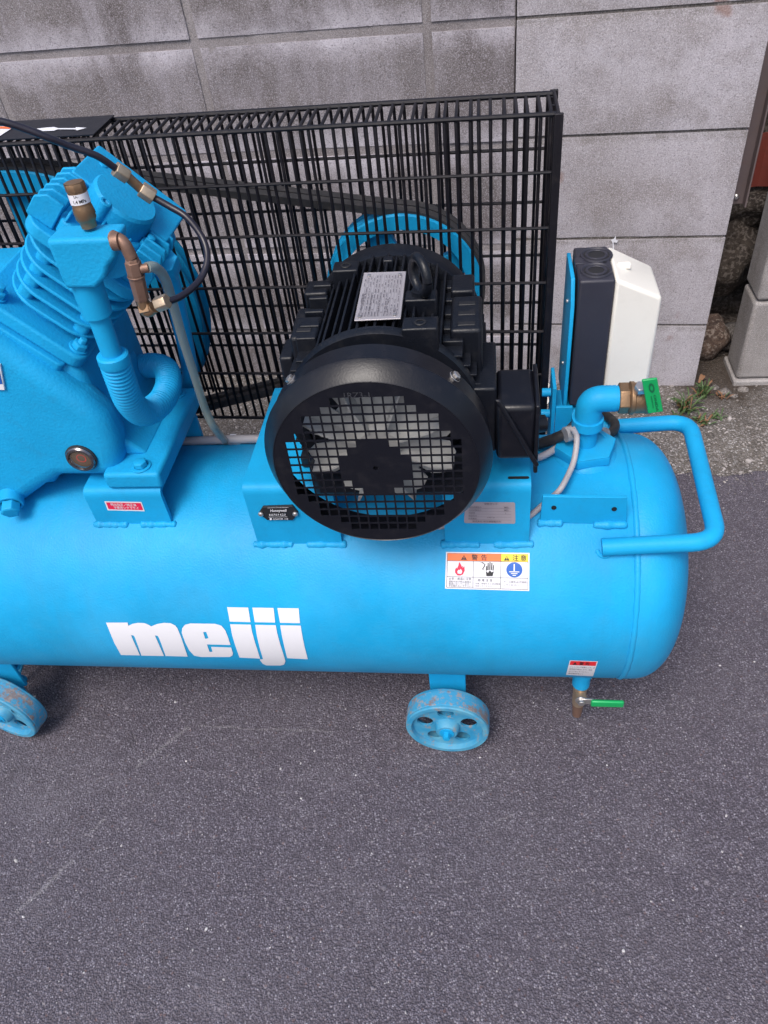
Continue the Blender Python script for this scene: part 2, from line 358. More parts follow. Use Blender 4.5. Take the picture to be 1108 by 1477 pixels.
def asphalt():
    m, nt, bs = mat('old_asphalt'); p = world_pos(nt)
    fine = noi(nt, p, 520, 3, .65); mid = noi(nt, p, 45, 5, .7); big = noi(nt, p, 3.2, 5, .6)
    vo = N(nt, 'ShaderNodeTexVoronoi', Scale=400, Randomness=1.0); nt.links.new(p, vo.inputs['Vector'])
    vo2 = N(nt, 'ShaderNodeTexVoronoi', Scale=170, Randomness=1.0); nt.links.new(p, vo2.inputs['Vector'])
    sx = N(nt, 'ShaderNodeSeparateColor'); nt.links.new(vo.outputs['Color'], sx.inputs[0])
    sy = N(nt, 'ShaderNodeSeparateColor'); nt.links.new(vo2.outputs['Color'], sy.inputs[0])
    c = ramp(nt, sx.outputs[0], [(0, (.098, .086, .108)), (.35, (.135, .120, .150)), (.7, (.172, .155, .192)), (.93, (.235, .215, .26)), (1, (.40, .38, .43))])
    # darker binder between the stones
    c = mix(nt, ramp(nt, vo.outputs['Distance'], [(.35, 0), (.62, .85)]), c, (.062, .053, .068))
    c = mix(nt, math_(nt, 'MULTIPLY', ramp(nt, sy.outputs[0], [(.90, 0), (.95, 1)]), math_(nt, 'MULTIPLY', ramp(nt, vo2.outputs['Distance'], [(.2, 1), (.42, 0)]), .6)), c, (.36, .33, .35))
    c = mix(nt, math_(nt, 'MULTIPLY', ramp(nt, sy.outputs[1], [(.93, 0), (.97, 1)]), math_(nt, 'MULTIPLY', ramp(nt, vo2.outputs['Distance'], [(.2, 1), (.42, 0)]), .6)), c, (.16, .09, .08))
    c = mix(nt, ramp(nt, fine.outputs[0], [(.3, .5), (.5, 0)]), c, (.035, .030, .037))
    c = mix(nt, math_(nt, 'MULTIPLY', ramp(nt, big.outputs[0], [(.4, 0), (.68, 1)]), .35), c, mix(nt, .5, c, (.16, .145, .155)))
    c = mix(nt, math_(nt, 'MULTIPLY', ramp(nt, mid.outputs[0], [(.5, 0), (.72, 1)]), .45), c, (.060, .052, .062))
    blot = noi(nt, p, 11, 5, .75, .6); c = mix(nt, math_(nt, 'MULTIPLY', ramp(nt, blot.outputs[0], [(.60, 0), (.72, 1)]), .38), c, (.045, .038, .044))
    lite = noi(nt, p, 6.5, 6, .8, .3); c = mix(nt, math_(nt, 'MULTIPLY', ramp(nt, lite.outputs[0], [(.55, 0), (.75, 1)]), .28), c, (.26, .24, .275))
    # faint chalky scuffs
    sep = N(nt, 'ShaderNodeSeparateXYZ'); nt.links.new(p, sep.inputs[0])
    tot = None
    for (a, b, wd) in SCUFFS:
        dx, dy = b[0] - a[0], b[1] - a[1]; L = math.hypot(dx, dy); ux, uy = dx / L, dy / L
        X = math_(nt, 'SUBTRACT', sep.outputs[0], a[0]); Y = math_(nt, 'SUBTRACT', sep.outputs[1], a[1])
        t = math_(nt, 'ADD', math_(nt, 'MULTIPLY', X, ux), math_(nt, 'MULTIPLY', Y, uy))
        wob = math_(nt, 'MULTIPLY', math_(nt, 'SUBTRACT', mid.outputs[0], .5), .018)
        s = math_(nt, 'ABSOLUTE', math_(nt, 'ADD', wob, math_(nt, 'SUBTRACT', math_(nt, 'MULTIPLY', X, uy), math_(nt, 'MULTIPLY', Y, ux))))
        k = math_(nt, 'SUBTRACT', 1, math_(nt, 'DIVIDE', s, wd), True)
        k = math_(nt, 'MULTIPLY', k, math_(nt, 'MULTIPLY', math_(nt, 'GREATER_THAN', t, 0), math_(nt, 'LESS_THAN', t, L)))
        tot = k if tot is None else math_(nt, 'ADD', tot, k)
    tot = math_(nt, 'MULTIPLY', tot, ramp(nt, fine.outputs[0], [(.42, 0), (.56, .5)]), True)
    c = mix(nt, tot, c, (.42, .40, .41))
    nt.links.new(c, bs.inputs['Base Color']); bs.inputs['Roughness'].default_value = .78; bs.inputs['Specular IOR Level'].default_value = .35
    h = math_(nt, 'ADD', math_(nt, 'MULTIPLY', vo.outputs['Distance'], -1.0), math_(nt, 'MULTIPLY', fine.outputs[0], .6))
    bump(nt, bs, h, 1.0, .0022); return m
SCUFFS = []
for a, b, wd in (((272, 1048), (196, 1108), .004), ((150, 1180), (128, 1206), .004), ((106, 1240), (22, 1318), .005), ((285, 1048), (480, 1055), .002), ((740, 1175), (712, 1186), .002)):
    A, B = at(*a, z=0), at(*b, z=0); SCUFFS.append(((A.x, A.y), (B.x, B.y), wd))
M_ASPHALT = asphalt()
def gravelly():
    m, nt, bs = mat('exposed_aggregate_concrete'); p = world_pos(nt)
    fine = noi(nt, p, 420, 3, .65); mid = noi(nt, p, 22, 5, .7); big = noi(nt, p, 5, 5, .65)
    vo = N(nt, 'ShaderNodeTexVoronoi', Scale=240, Randomness=1.0); nt.links.new(p, vo.inputs['Vector'])
    sx = N(nt, 'ShaderNodeSeparateColor'); nt.links.new(vo.outputs['Color'], sx.inputs[0])
    c = ramp(nt, sx.outputs[0], [(0, (.11, .097, .09)), (.4, (.22, .20, .19)), (.8, (.32, .30, .295)), (1, (.55, .53, .53))])
    c = mix(nt, ramp(nt, vo.outputs['Distance'], [(.3, 0), (.6, .8)]), c, (.13, .115, .10))
    c = mix(nt, ramp(nt, fine.outputs[0], [(.3, .5), (.5, 0)]), c, (.07, .06, .055))
    c = mix(nt, math_(nt, 'MULTIPLY', ramp(nt, big.outputs[0], [(.48, 0), (.66, 1)]), .5), c, (.08, .07, .065))
    c = mix(nt, math_(nt, 'MULTIPLY', ramp(nt, mid.outputs[0], [(.52, 0), (.7, 1)]), .5), c, (.05, .045, .04))
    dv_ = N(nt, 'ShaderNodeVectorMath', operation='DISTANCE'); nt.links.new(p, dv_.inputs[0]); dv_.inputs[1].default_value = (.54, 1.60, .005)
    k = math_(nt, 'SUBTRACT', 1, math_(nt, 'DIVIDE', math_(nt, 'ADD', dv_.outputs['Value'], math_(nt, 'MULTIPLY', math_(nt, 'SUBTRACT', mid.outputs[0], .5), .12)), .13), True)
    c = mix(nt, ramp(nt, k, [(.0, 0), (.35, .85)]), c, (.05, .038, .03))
    nt.links.new(c, bs.inputs['Base Color']); bs.inputs['Roughness'].default_value = .9; bs.inputs['Specular IOR Level'].default_value = .2
    bump(nt, bs, math_(nt, 'ADD', math_(nt, 'MULTIPLY', vo.outputs['Distance'], -1.0), math_(nt, 'MULTIPLY', fine.outputs[0], .5)), 1.0, .003)
    return m
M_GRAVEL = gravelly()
def chip_mat(name, a, b):
    m, nt, bs = mat(name); p = world_pos(nt)
    v = N(nt, 'ShaderNodeTexVoronoi', Scale=70); nt.links.new(p, v.inputs['Vector'])
    s = N(nt, 'ShaderNodeSeparateColor'); nt.links.new(v.outputs['Color'], s.inputs[0])
    nt.links.new(mix(nt, s.outputs[0], a, b), bs.inputs['Base Color']); bs.inputs['Roughness'].default_value = .85; return m
M_CHIP = chip_mat('stone_chips', (.13, .115, .105), (.42, .385, .375))
M_CHIPW = chip_mat('pale_chips', (.30, .28, .29), (.62, .60, .60))
M_CHIPD = chip_mat('dark_asphalt_chips', (.06, .053, .064), (.20, .182, .215))
M_LEAF = paint('weed_leaf_green', (.055, .105, .030), .6, 300, .3, (.10, .09, .03), .5)
M_DRY = paint('dry_leaf_brown', (.20, .10, .05), .7, 300, .3, (.05, .04, .03), .5)
M_IRON = paint('brown_painted_steel', (.13, .10, .10), .5, 300, .3, (.16, .08, .05), .3)
M_REDP = paint('faded_red_sheet', (.26, .055, .04), .55, 300, .4, (.10, .05, .04), .5)

# ================================================================== ground
bm = MB()
g = [bm.verts.new(v) for v in ((-40, -40, 0), (40, -40, 0), (40, 40, 0), (-40, 40, 0))]; bm.faces.new(g)
tag(obj('asphalt_road', bm, M_ASPHALT), kind='structure')
# strip of worn exposed aggregate at the foot of the wall
def strip_front(x):
    return 1.29 - .05 * x + .030 * noise.noise((x * 6, 0, 0)) + .016 * noise.noise((x * 30, 3, 0))
bm = MB(); prev = None
nx = 240
for i in range(nx + 1):
    x = -2.5 + 5.0 * i / nx; yf = strip_front(x); row = []
    for k, (yy, zz) in enumerate(((yf - .012, .0006), (yf, .004), (yf + .08, .006), (1.50 - .085 * x, .008), (2.6, .010))):
        row.append(bm.verts.new((x, yy, zz + (.0015 * noise.noise((x * 20, yy * 20, 0)) if k in (2, 3) else 0))))
    if prev:
        for a, b, c, d in zip(prev, row, row[1:], prev[1:]): bm.faces.new((a, b, c, d))
    prev = row
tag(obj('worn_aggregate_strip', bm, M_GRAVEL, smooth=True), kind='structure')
# loose stones: joined, nobody could count them
def stones(name, n, sampler, size, matr, label, flat=.6, z0=0.0):
    verts, faces = [], []
    ico = [(0, 0, 1), (.89, 0, .45), (.28, .85, .45), (-.72, .53, .45), (-.72, -.53, .45), (.28, -.85, .45), (.72, .53, -.45), (-.28, .85, -.45), (-.89, 0, -.45), (-.28, -.85, -.45), (.72, -.53, -.45), (0, 0, -1)]
    fi = [(0, 1, 2), (0, 2, 3), (0, 3, 4), (0, 4, 5), (0, 5, 1), (1, 6, 2), (2, 7, 3), (3, 8, 4), (4, 9, 5), (5, 10, 1), (6, 7, 2), (7, 8, 3), (8, 9, 4), (9, 10, 5), (10, 6, 1)]
    for _ in range(n):
        x, y = sampler(); s = size * random.lognormvariate(0, .45) * .5; a = random.random() * 6.28; e = random.uniform(.5, 1)
        b = len(verts); ca, sa = math.cos(a), math.sin(a)
        for v in ico:
            j = random.uniform(.75, 1.25); X, Y, Z = v[0] * s * j, v[1] * s * j * e, v[2] * s * flat * j
            verts.append((x + X * ca - Y * sa, y + X * sa + Y * ca, z0 + s * flat * .35 + Z))
        faces += [tuple(b + q for q in f) for f in fi]
    me = bpy.data.meshes.new(name); me.from_pydata(verts, [], faces)
    return tag(obj(name, me, matr), label, kind='stuff')
def s_strip():
    while True:
        x = random.uniform(-.9, 1.05); y = random.uniform(strip_front(x) - .02, 1.62 - .085 * x)
        return x, y
stones('gravel', 9000, s_strip, .0036, M_CHIP, 'loose pale gravel on the worn strip by the wall', z0=.0055)
def s_edge():
    x = random.uniform(-.9, 1.1); return x, strip_front(x) + random.gauss(-.01, .045)
stones('gravel', 1300, s_edge, .0028, M_CHIP, 'sparse gravel where the asphalt meets the worn strip', z0=.002)
def s_road():
    return random.uniform(-.8, .8), random.uniform(.18, 1.35)
stones('gravel', 9000, s_road, .0019, M_CHIPD, 'dark stone grains standing out of the asphalt', z0=.0)
stones('gravel', 700, s_road, .0019, M_CHIPW, 'pale stone chips scattered over the asphalt', z0=.0)

# ================================================================== walls
WA, WB = 1.604, -.085
WM = Matrix.Translation((0, WA, 0)) @ Matrix.Rotation(math.atan(WB), 4, 'Z')
WK = math.sqrt(1 + WB * WB)
def rough_block(bm, lo, hi, M, seed, amp=.0012, chip=.004):
    """a block whose edges are worn: subdivided box with jittered border"""
    nx_, nz_ = max(2, int((hi[0] - lo[0]) / .025)), max(2, int((hi[2] - lo[2]) / .025))
    grid = []
    for i in range(nx_ + 1):
        col_ = []
        for k in range(nz_ + 1):
            x = lo[0] + (hi[0] - lo[0]) * i / nx_; z = lo[2] + (hi[2] - lo[2]) * k / nz_
            e = i in (0, nx_) or k in (0, nz_)
            y = lo[1] + amp * noise.noise((x * 25 + seed, z * 25, seed)) + (.0018 if e else 0) + (chip * max(0, noise.noise((x * 40, z * 40, seed + 9)) - .2) if e else 0)
            col_.append(bm.verts.new(M @ Vector((x, y, z))))
        grid.append(col_)
    for i in range(nx_):
        for k in range(nz_): bm.faces.new((grid[i][k], grid[i + 1][k], grid[i + 1][k + 1], grid[i][k + 1]))
    border = [grid[i][0] for i in range(nx_ + 1)] + [grid[nx_][k] for k in range(1, nz_ + 1)] + [grid[i][nz_] for i in range(nx_ - 1, -1, -1)] + [grid[0][k] for k in range(nz_ - 1, 0, -1)]
    Mi = M.inverted(); back = []
    for v in border:
        c = Mi @ v.co; back.append(bm.verts.new(M @ Vector((c.x, hi[1], c.z))))
    n = len(border)
    for i in range(n): bm.faces.new((border[(i + 1) % n], border[i], back[i], back[(i + 1) % n]))
    bm.faces.new(back)
def block(root, u0, u1, z0, z1, y0, y1, m_, seed):
    bm = MB(); rough_block(bm, (u0, y0, z0), (u1, y1, z1), WM, seed)
    return obj('block', bm, m_, root, smooth=True, ang=30)
left = tag(empty('weathered_block_wall', (-.6, 1.66, 0)), 'old dark grey concrete block wall with pale streaks behind the wire guard', 'wall')
J = .017
zc_ = [-.07, .14, .35, .56, .77, .98, 1.19]
uj = [-1.92, -1.468, -1.015, -.560, -.108, .051]
k = 0
for a, b in zip(zc_, zc_[1:]):
    for u0, u1 in zip(uj, uj[1:]):
        k += 1
        block(left, u0 * WK + J / 2, u1 * WK - (J / 2 if u1 < 0 else .002), a + J / 2, b - J / 2, .002 + random.uniform(-.0015, .0015), .13, M_BLK_OLD, k * 3.1)
bm = MB(); box(bm, (-1.93, .0068, -.06), (.0505, .126, 1.186), WM)
# trowelled mortar beads standing slightly into the vertical joints
obj('mortar_joints', bm, M_MORTAR, left)
right = tag(empty('pale_block_wall', (.26, 1.6, 0)), 'pale grey stacked concrete blocks forming the newer wall end by the gap', 'wall')
zr = [-.035, .167, .369, .574, .775, .980, 1.185]
ur = [.052, .476]
for a, b in zip(zr, zr[1:]):
    k += 1
    block(right, ur[0] * WK + .001, ur[1] * WK, a + .003, b - .003, -.004 + random.uniform(-.001, .001), .125, M_BLK_NEW, k * 3.1)
bm = MB(); box(bm, (.0535, .0005, -.03), (.474, .12, 1.18), WM)
obj('mortar_joints', bm, M_MORTAR_D, right)
# gap, footing and pillar at the right
def lump(name, c, s, seed, m_, parent=None, sub=3, amp=.25, freq=6):
    bm = MB(); bmesh.ops.create_icosphere(bm, subdivisions=sub, radius=1)
    for v in bm.verts:
        d = 1 + amp * noise.noise(Vector(v.co) * freq / 4 + Vector((seed, seed, 0))) + amp * .4 * noise.noise(Vector(v.co) * freq + Vector((seed, 0, 0)))
        v.co = Vector((v.co.x * s[0] * d + c[0], v.co.y * s[1] * d + c[1], v.co.z * s[2] * d + c[2]))
    return obj(name, bm, m_, parent, smooth=True, ang=50)
bm = MB()
ng = 26
for sgn in (1,):
    grid = [[bm.verts.new((.30 + .9 * i / ng, 1.83 + .05 * noise.noise((i * .35, j * .35, 0)) + .02 * noise.noise((i * 1.1, j * 1.1, 5)) - (.10 if j < 4 else 0), -.02 + .41 * j / ng)) for j in range(ng + 1)] for i in range(ng + 1)]
    for i in range(ng):
        for j in range(ng): bm.faces.new((grid[i][j], grid[i + 1][j], grid[i + 1][j + 1], grid[i][j + 1]))
    ret = [[bm.verts.new((.30 + .9 * i / ng, y, .39)) for y in (1.84, 2.3)] for i in range(ng + 1)]
    for i in range(ng): bm.faces.new((ret[i][0], ret[i + 1][0], ret[i + 1][1], ret[i][1]))
tag(obj('old_footing_wall', bm, M_SOIL, smooth=True, ang=60), 'crumbling brown footing wall at the back of the dark gap', 'wall')
tag(lump('rock', (.520, 1.70, .05), (.055, .05, .060), 3, M_ROCK), 'rust stained reddish rock low in the gap beside the pale wall', 'rock', 'rubble in the dark gap')
tag(lump('rock', (.60, 1.73, .03), (.06, .05, .03), 8, M_STONE), 'flat dark stone on the ground inside the gap', 'rock', 'rubble in the dark gap')
tag(lump('rock', (.55, 1.76, .235), (.075, .05, .085), 12, M_SOIL, amp=.5), 'rough grey rubble stone above the hole in the gap', 'rock', 'rubble in the dark gap')
tag(lump('rock', (.56, 1.77, .345), (.10, .05, .045), 19, M_SOIL, amp=.4), 'brown crumbling stone under the brown steel post', 'rock', 'rubble in the dark gap')
# pillar of stacked smooth blocks
pil = tag(empty('block_pillar', (.7, 1.66, 0)), 'stack of smooth grey concrete blocks at the right of the gap', 'pillar')
for a, b, dx in ((.022, .216, 0), (.220, .425, .002), (.429, .63, .004)):
    bm = MB(); box(bm, (.566 + dx, 1.562, a), (1.0, 1.655 + dx * 3, b)); obj('block', bm, M_PILLAR, pil, bevel=.008)
bm = MB(); box(bm, (.562, 1.556, -.01), (1.02, 1.665, .020)); obj('base_slab', bm, M_PILLAR, pil, bevel=.004)
# brown steel post
post = tag(empty('steel_post', (.55, 1.66, .46)), 'brown painted steel channel post ending above the rubble gap', 'post')
bm = MB()
box(bm, (.480, 1.62, .410), (.515, 1.623, 1.3)); box(bm, (.512, 1.600, .410), (.515, 1.6195, 1.3)); box(bm, (.480, 1.6235, .410), (.483, 1.65, 1.3))
obj('channel', bm, M_IRON, post)
bm = MB(); lathe(bm, [(.006, 0), (.006, .003), (.003, .006), (0, .006)], (.497, 1.62, .425), (0, -1, 0), 12); obj('rivet', bm, M_STEEL, post, smooth=True)
bm = MB()
for i in range(14):
    x0 = .545 + i * .03; z_ = .392
    prism(bm, [(x0, 1.74 + .006 * (i % 2), z_), (x0 + .03, 1.74 + .006 * ((i + 1) % 2), z_), (x0 + .03, 1.743 + .006 * ((i + 1) % 2), z_), (x0, 1.743 + .006 * (i % 2), z_)], (0, 0, .11))
tag(obj('red_sheet', bm, M_REDP), 'faded red sheet standing behind the block pillar', 'sheet')
bm = MB(); box(bm, (.40, 1.80, .40), (1.4, 1.83, 1.6)); tag(obj('grey_board', bm, M_SOIL), 'dark grey board wall behind the brown steel post', 'wall')

# ================================================================== weeds and litter
def leaf_mesh(L, W, bend, n=6):
    bm = MB(); prev = None
    for i in range(n + 1):
        t = i / n; w_ = W * math.sin(math.pi * (t * .86 + .1)) * .5 * (1 if i < n else .1); x = L * t * math.cos(bend * t); z = L * math.sin(bend * .9) * (t - t * t * .75) * 1.3
        r_ = [bm.verts.new((x, -w_, z + w_ * .4)), bm.verts.new((x, 0, z)), bm.verts.new((x, w_, z + w_ * .4))]
        if prev:
            bm.faces.new((prev[0], r_[0], r_[1], prev[1])); bm.faces.new((prev[1], r_[1], r_[2], prev[2]))
        prev = r_
    me = bpy.data.meshes.new('leaf'); bm.to_mesh(me); bm.free(); return me
def weed(name, loc, n, L, W, label, mats, lift=.8):
    n = int(n * 1.5); W = W * .75
    root = tag(empty(name, loc), label, 'plant', 'weeds at the foot of the wall')
    ms = [leaf_mesh(L * s, W * q_, b) for s, b, q_ in ((1, .8, .8), (.8, .6, 1.2), (.6, 1.2, 1.5), (1.2, .9, .5))]
    for i in range(n):
        o = obj('leaf', ms[i % 4], None, None, smooth=True); 
        if not o.data.materials: o.data.materials.append(mats[0])
        o.parent = root; o.location = (random.uniform(-.012, .012), random.uniform(-.012, .012), 0); o.scale = [random.uniform(.6, 1.15)] * 3
        o.rotation_euler = (random.uniform(-.2, .2), -random.uniform(.0, lift), i * 2.4 + random.uniform(-.3, .3))
        if len(mats) > 1 and random.random() < .25:
            o.data = ms[i % 4].copy(); o.data.materials.clear(); o.data.materials.append(mats[1])
    return root
weed('weed', at(988, 592, z=.008), 30, .062, .008, 'green leafy weed growing at the foot of the pale wall', [M_LEAF, M_DRY])
weed('weed', at(1012, 572, z=.008), 22, .055, .006, 'smaller upright weed at the mouth of the gap', [M_LEAF, M_DRY], 1.1)
weed('low_weed', at(1012, 610, z=.006), 18, .032, .008, 'low dark weed flat on the gravel in front of the leafy weed', [M_LEAF, M_DRY], .3)
weed('low_weed', at(1032, 604, z=.006), 10, .026, .006, 'small flat weed on the gravel towards the pillar', [M_LEAF], .3)
weed('low_weed', at(975, 602, z=.006), 12, .030, .006, 'sparse flat weed left of the leafy weed near the white switch box', [M_LEAF, M_DRY], .4)
weed('low_weed', at(1040, 575, z=.006), 10, .030, .005, 'thin dry weed among the stones at the mouth of the gap', [M_DRY, M_LEAF], .9)
random.seed(21)
for px, py, lab in ((1008, 552, 'curled brown dead leaf at the corner of the pale wall'), (1000, 628, 'small brown dead leaf on the gravel below the low weed')):
    p = at(px, py, z=.012); o = obj('dead_leaf', leaf_mesh(.03, .012, .9), M_DRY, smooth=True); o.location = p; o.rotation_euler = (.2, -.2, random.random() * 6); tag(o, lab, 'leaf', 'dead leaves near the gap')
for i, (px, py, s, lab) in enumerate(((1072, 563, .014, 'grey stone chunk at the base of the block pillar'), (1045, 566, .016, 'pale broken stone at the mouth of the gap'), (1058, 572, .011, 'small pale stone in front of the gap'), (1030, 560, .013, 'dark stone beside the rusty rock'))):
    p = at(px, py, z=.006); tag(lump('stone', p, (s, s * .8, s * .6), i * 4.3, M_STONE, sub=2), lab, 'stone', 'loose stones at the mouth of the gap')

hl = lump('cement_lump', (.30, 1.50, .012), (.055, .030, .028), 31, M_PILLAR, amp=.3)
tag(hl, 'pale cement lump on the gravel at the foot of the pale wall', 'cement')
for i, (px, py, s_, lab) in enumerate(((789, 556, .010, 'crumpled white scrap on the gravel right of the wire guard, farther one'), (787, 578, .012, 'crumpled white scrap on the gravel right of the wire guard, nearer one'))):
    p = at(px, py, z=.012); tag(lump('litter_scrap', p, (s_ * .7, s_ * 1.2, s_ * .6), i * 7.7 + 2, M_WHITE, sub=2, amp=.7), lab, 'litter', 'white scraps by the wire guard')
bm = fill2d([[(-.002, .006), (.004, .004), (.007, .009), (.002, .011), (.001, .02), (-.002, .013), (-.008, .011), (-.004, .004), (-.002, -.012), (.001, -.012)]])
obj('paint_spot', mapped(bm, lambda x, y: WM @ Vector((.262 + x, -.0062, .357 + y))), M_PWHITE, right)
# ================================================================== the compressor
AC = tag(empty('air_compressor', (-.2, .763, 0)), 'bright blue wheeled air compressor with tank, piston pump, black motor and wire belt guard', 'air compressor')
# ---- tank
XS, XE = .171, -1.45
def head_prof(x0, sgn):
    out = []
    for k in range(13):
        a = math.pi / 2 * k / 12
        out.append((TR * math.cos(a) ** .8 if k < 12 else 0, sgn * (x0 + .022 + .083 * math.sin(a) ** 1.05)))
    return out
bm = MB()
prof = [(0, XE - .105)] + [(TR * math.cos(math.pi / 2 * k / 12) ** .8 if k < 12 else 0, XE - .022 - .083 * math.sin(math.pi / 2 * k / 12)) for k in range(11, -1, -1)]
prof += [(TR, XE), (TR, -1.0), (TR, -.5), (TR, -.2), (TR, 0), (TR, XS - .004), (TR - .0012, XS - .001), (TR - .0012, XS + .001), (TR + .0006, XS + .004)]
prof += [(TR * max(math.cos(math.pi / 2 * k / 18), 0) ** .62 if k < 18 else 0, XS + .020 + .064 * math.sin(math.pi / 2 * k / 18) ** 1.0) for k in range(19)]
lathe(bm, prof, (0, TY, TZ), (1, 0, 0), 96)
bmesh.ops.remove_doubles(bm, verts=bm.verts[:], dist=1e-5)
tank = obj('tank', bm, M_TANK, AC, smooth=True, ang=60)
def T(x, deg, lift=0):      # point on tank, deg from the front horizontal, upward
    a = R(deg); return Vector((x, TY - (TR + lift) * math.cos(a), TZ + (TR + lift) * math.sin(a)))
pts = [T(XS + .0035, d, -.0022) for d in range(-120, 200, 4)]
bm = MB(); tube(bm, pts, lambda i: .0038 * (1 + .2 * random.random()), 8); obj('weld_seam', bm, M_TANK, tank, smooth=True, ang=80)
# stamped mark on the head
bm = MB()
for px, py in ((926, 915), (934, 915), (930, 926)):
    p = at(px, py, y=.616); 
# ---- logo
Z0x, Z0y, ZS = 140, 870, 3.4625
LET = {'m': [[(45, 97), (153, 97), (157, 113), (178, 103), (205, 98), (238, 100), (262, 110), (270, 116), (300, 104), (335, 98), (368, 100), (392, 112), (403, 128), (420, 170), (453, 267), (343, 264), (322, 205), (308, 170), (302, 163), (289, 161), (300, 185), (335, 264), (222, 262), (202, 205), (188, 168), (182, 161), (170, 160), (182, 188), (215, 261), (120, 259), (85, 195)]],
       'e': [[(423, 148), (426, 125), (440, 108), (465, 101), (590, 103), (622, 113), (641, 136), (655, 172), (667, 209), (549, 206), (562, 243), (577, 243), (570, 218), (670, 221), (679, 250), (676, 262), (662, 269), (520, 269), (485, 262), (462, 238), (440, 195)], [(530, 145), (545, 143), (557, 175), (541, 178)]],
       'i': [[(650, 20), (755, 22), (767, 95), (663, 92)], [(665, 105), (768, 107), (775, 145), (790, 198), (815, 277), (712, 272), (690, 210), (675, 160)]],
       'j': [[(776, 22), (882, 24), (890, 97), (788, 95)], [(790, 108), (893, 110), (900, 150), (915, 205), (935, 268), (941, 290), (934, 307), (915, 312), (845, 311), (828, 303), (812, 282), (829, 279), (813, 225), (799, 165)]],
       'ii': [[(901, 24), (1007, 26), (1014, 100), (914, 98)], [(915, 110), (1017, 112), (1025, 160), (1035, 210), (1053, 280), (950, 275), (935, 215), (923, 160)]]}
for kx, loops in LET.items():
    bm = fill2d(loops, 8)
    mapped(bm, lambda x, y: on_tank(Z0x + x / ZS, Z0y + y / ZS, .0006))
    obj('logo_letter', bm, M_PWHITE, tank, smooth=True)
# ---- general quadrilateral label mapper (pixel corners TL,TR,BR,BL -> surface)
def quad_map(c, surf):
    def fn(u, v):        # u 0..1 right, v 0..1 up
        a = Vector(c[3]) * (1 - u) + Vector(c[2]) * u; b = Vector(c[0]) * (1 - u) + Vector(c[1]) * u
        q = a * (1 - v) + b * v; return surf(q.x, q.y)
    return fn
def lab_piece(name, bm, m_, fn, parent, step=.08):
    if step: cut(bm, step)
    return obj(name, mapped(bm, fn), m_, parent)
def label(name, corners, surf_l, W, H, items, base, parent, lab=None, step=.08, radius=0):
    """items: (name, material, [bmesh in label mm], lift)"""
    def s(b):
        for v in b.verts: v.co.x /= W; v.co.y /= H
        return b
    root = lab_piece(name, s(fill2d([rect(0, 0, W, H, radius)])), base, quad_map(corners, surf_l(.0005)), parent, step)
    if lab: root['label'] = lab
    for i, (nm, m_, b, lv) in enumerate(items):
        lab_piece(nm, s(b), m_, quad_map(corners, surf_l(lv)), root if parent is AC else parent, step)
    return root
ts = lambda lift: (lambda px, py: on_tank(px, py, lift))
def plane_y(yv): return lambda lift: (lambda px, py: at(px, py, y=yv - lift))
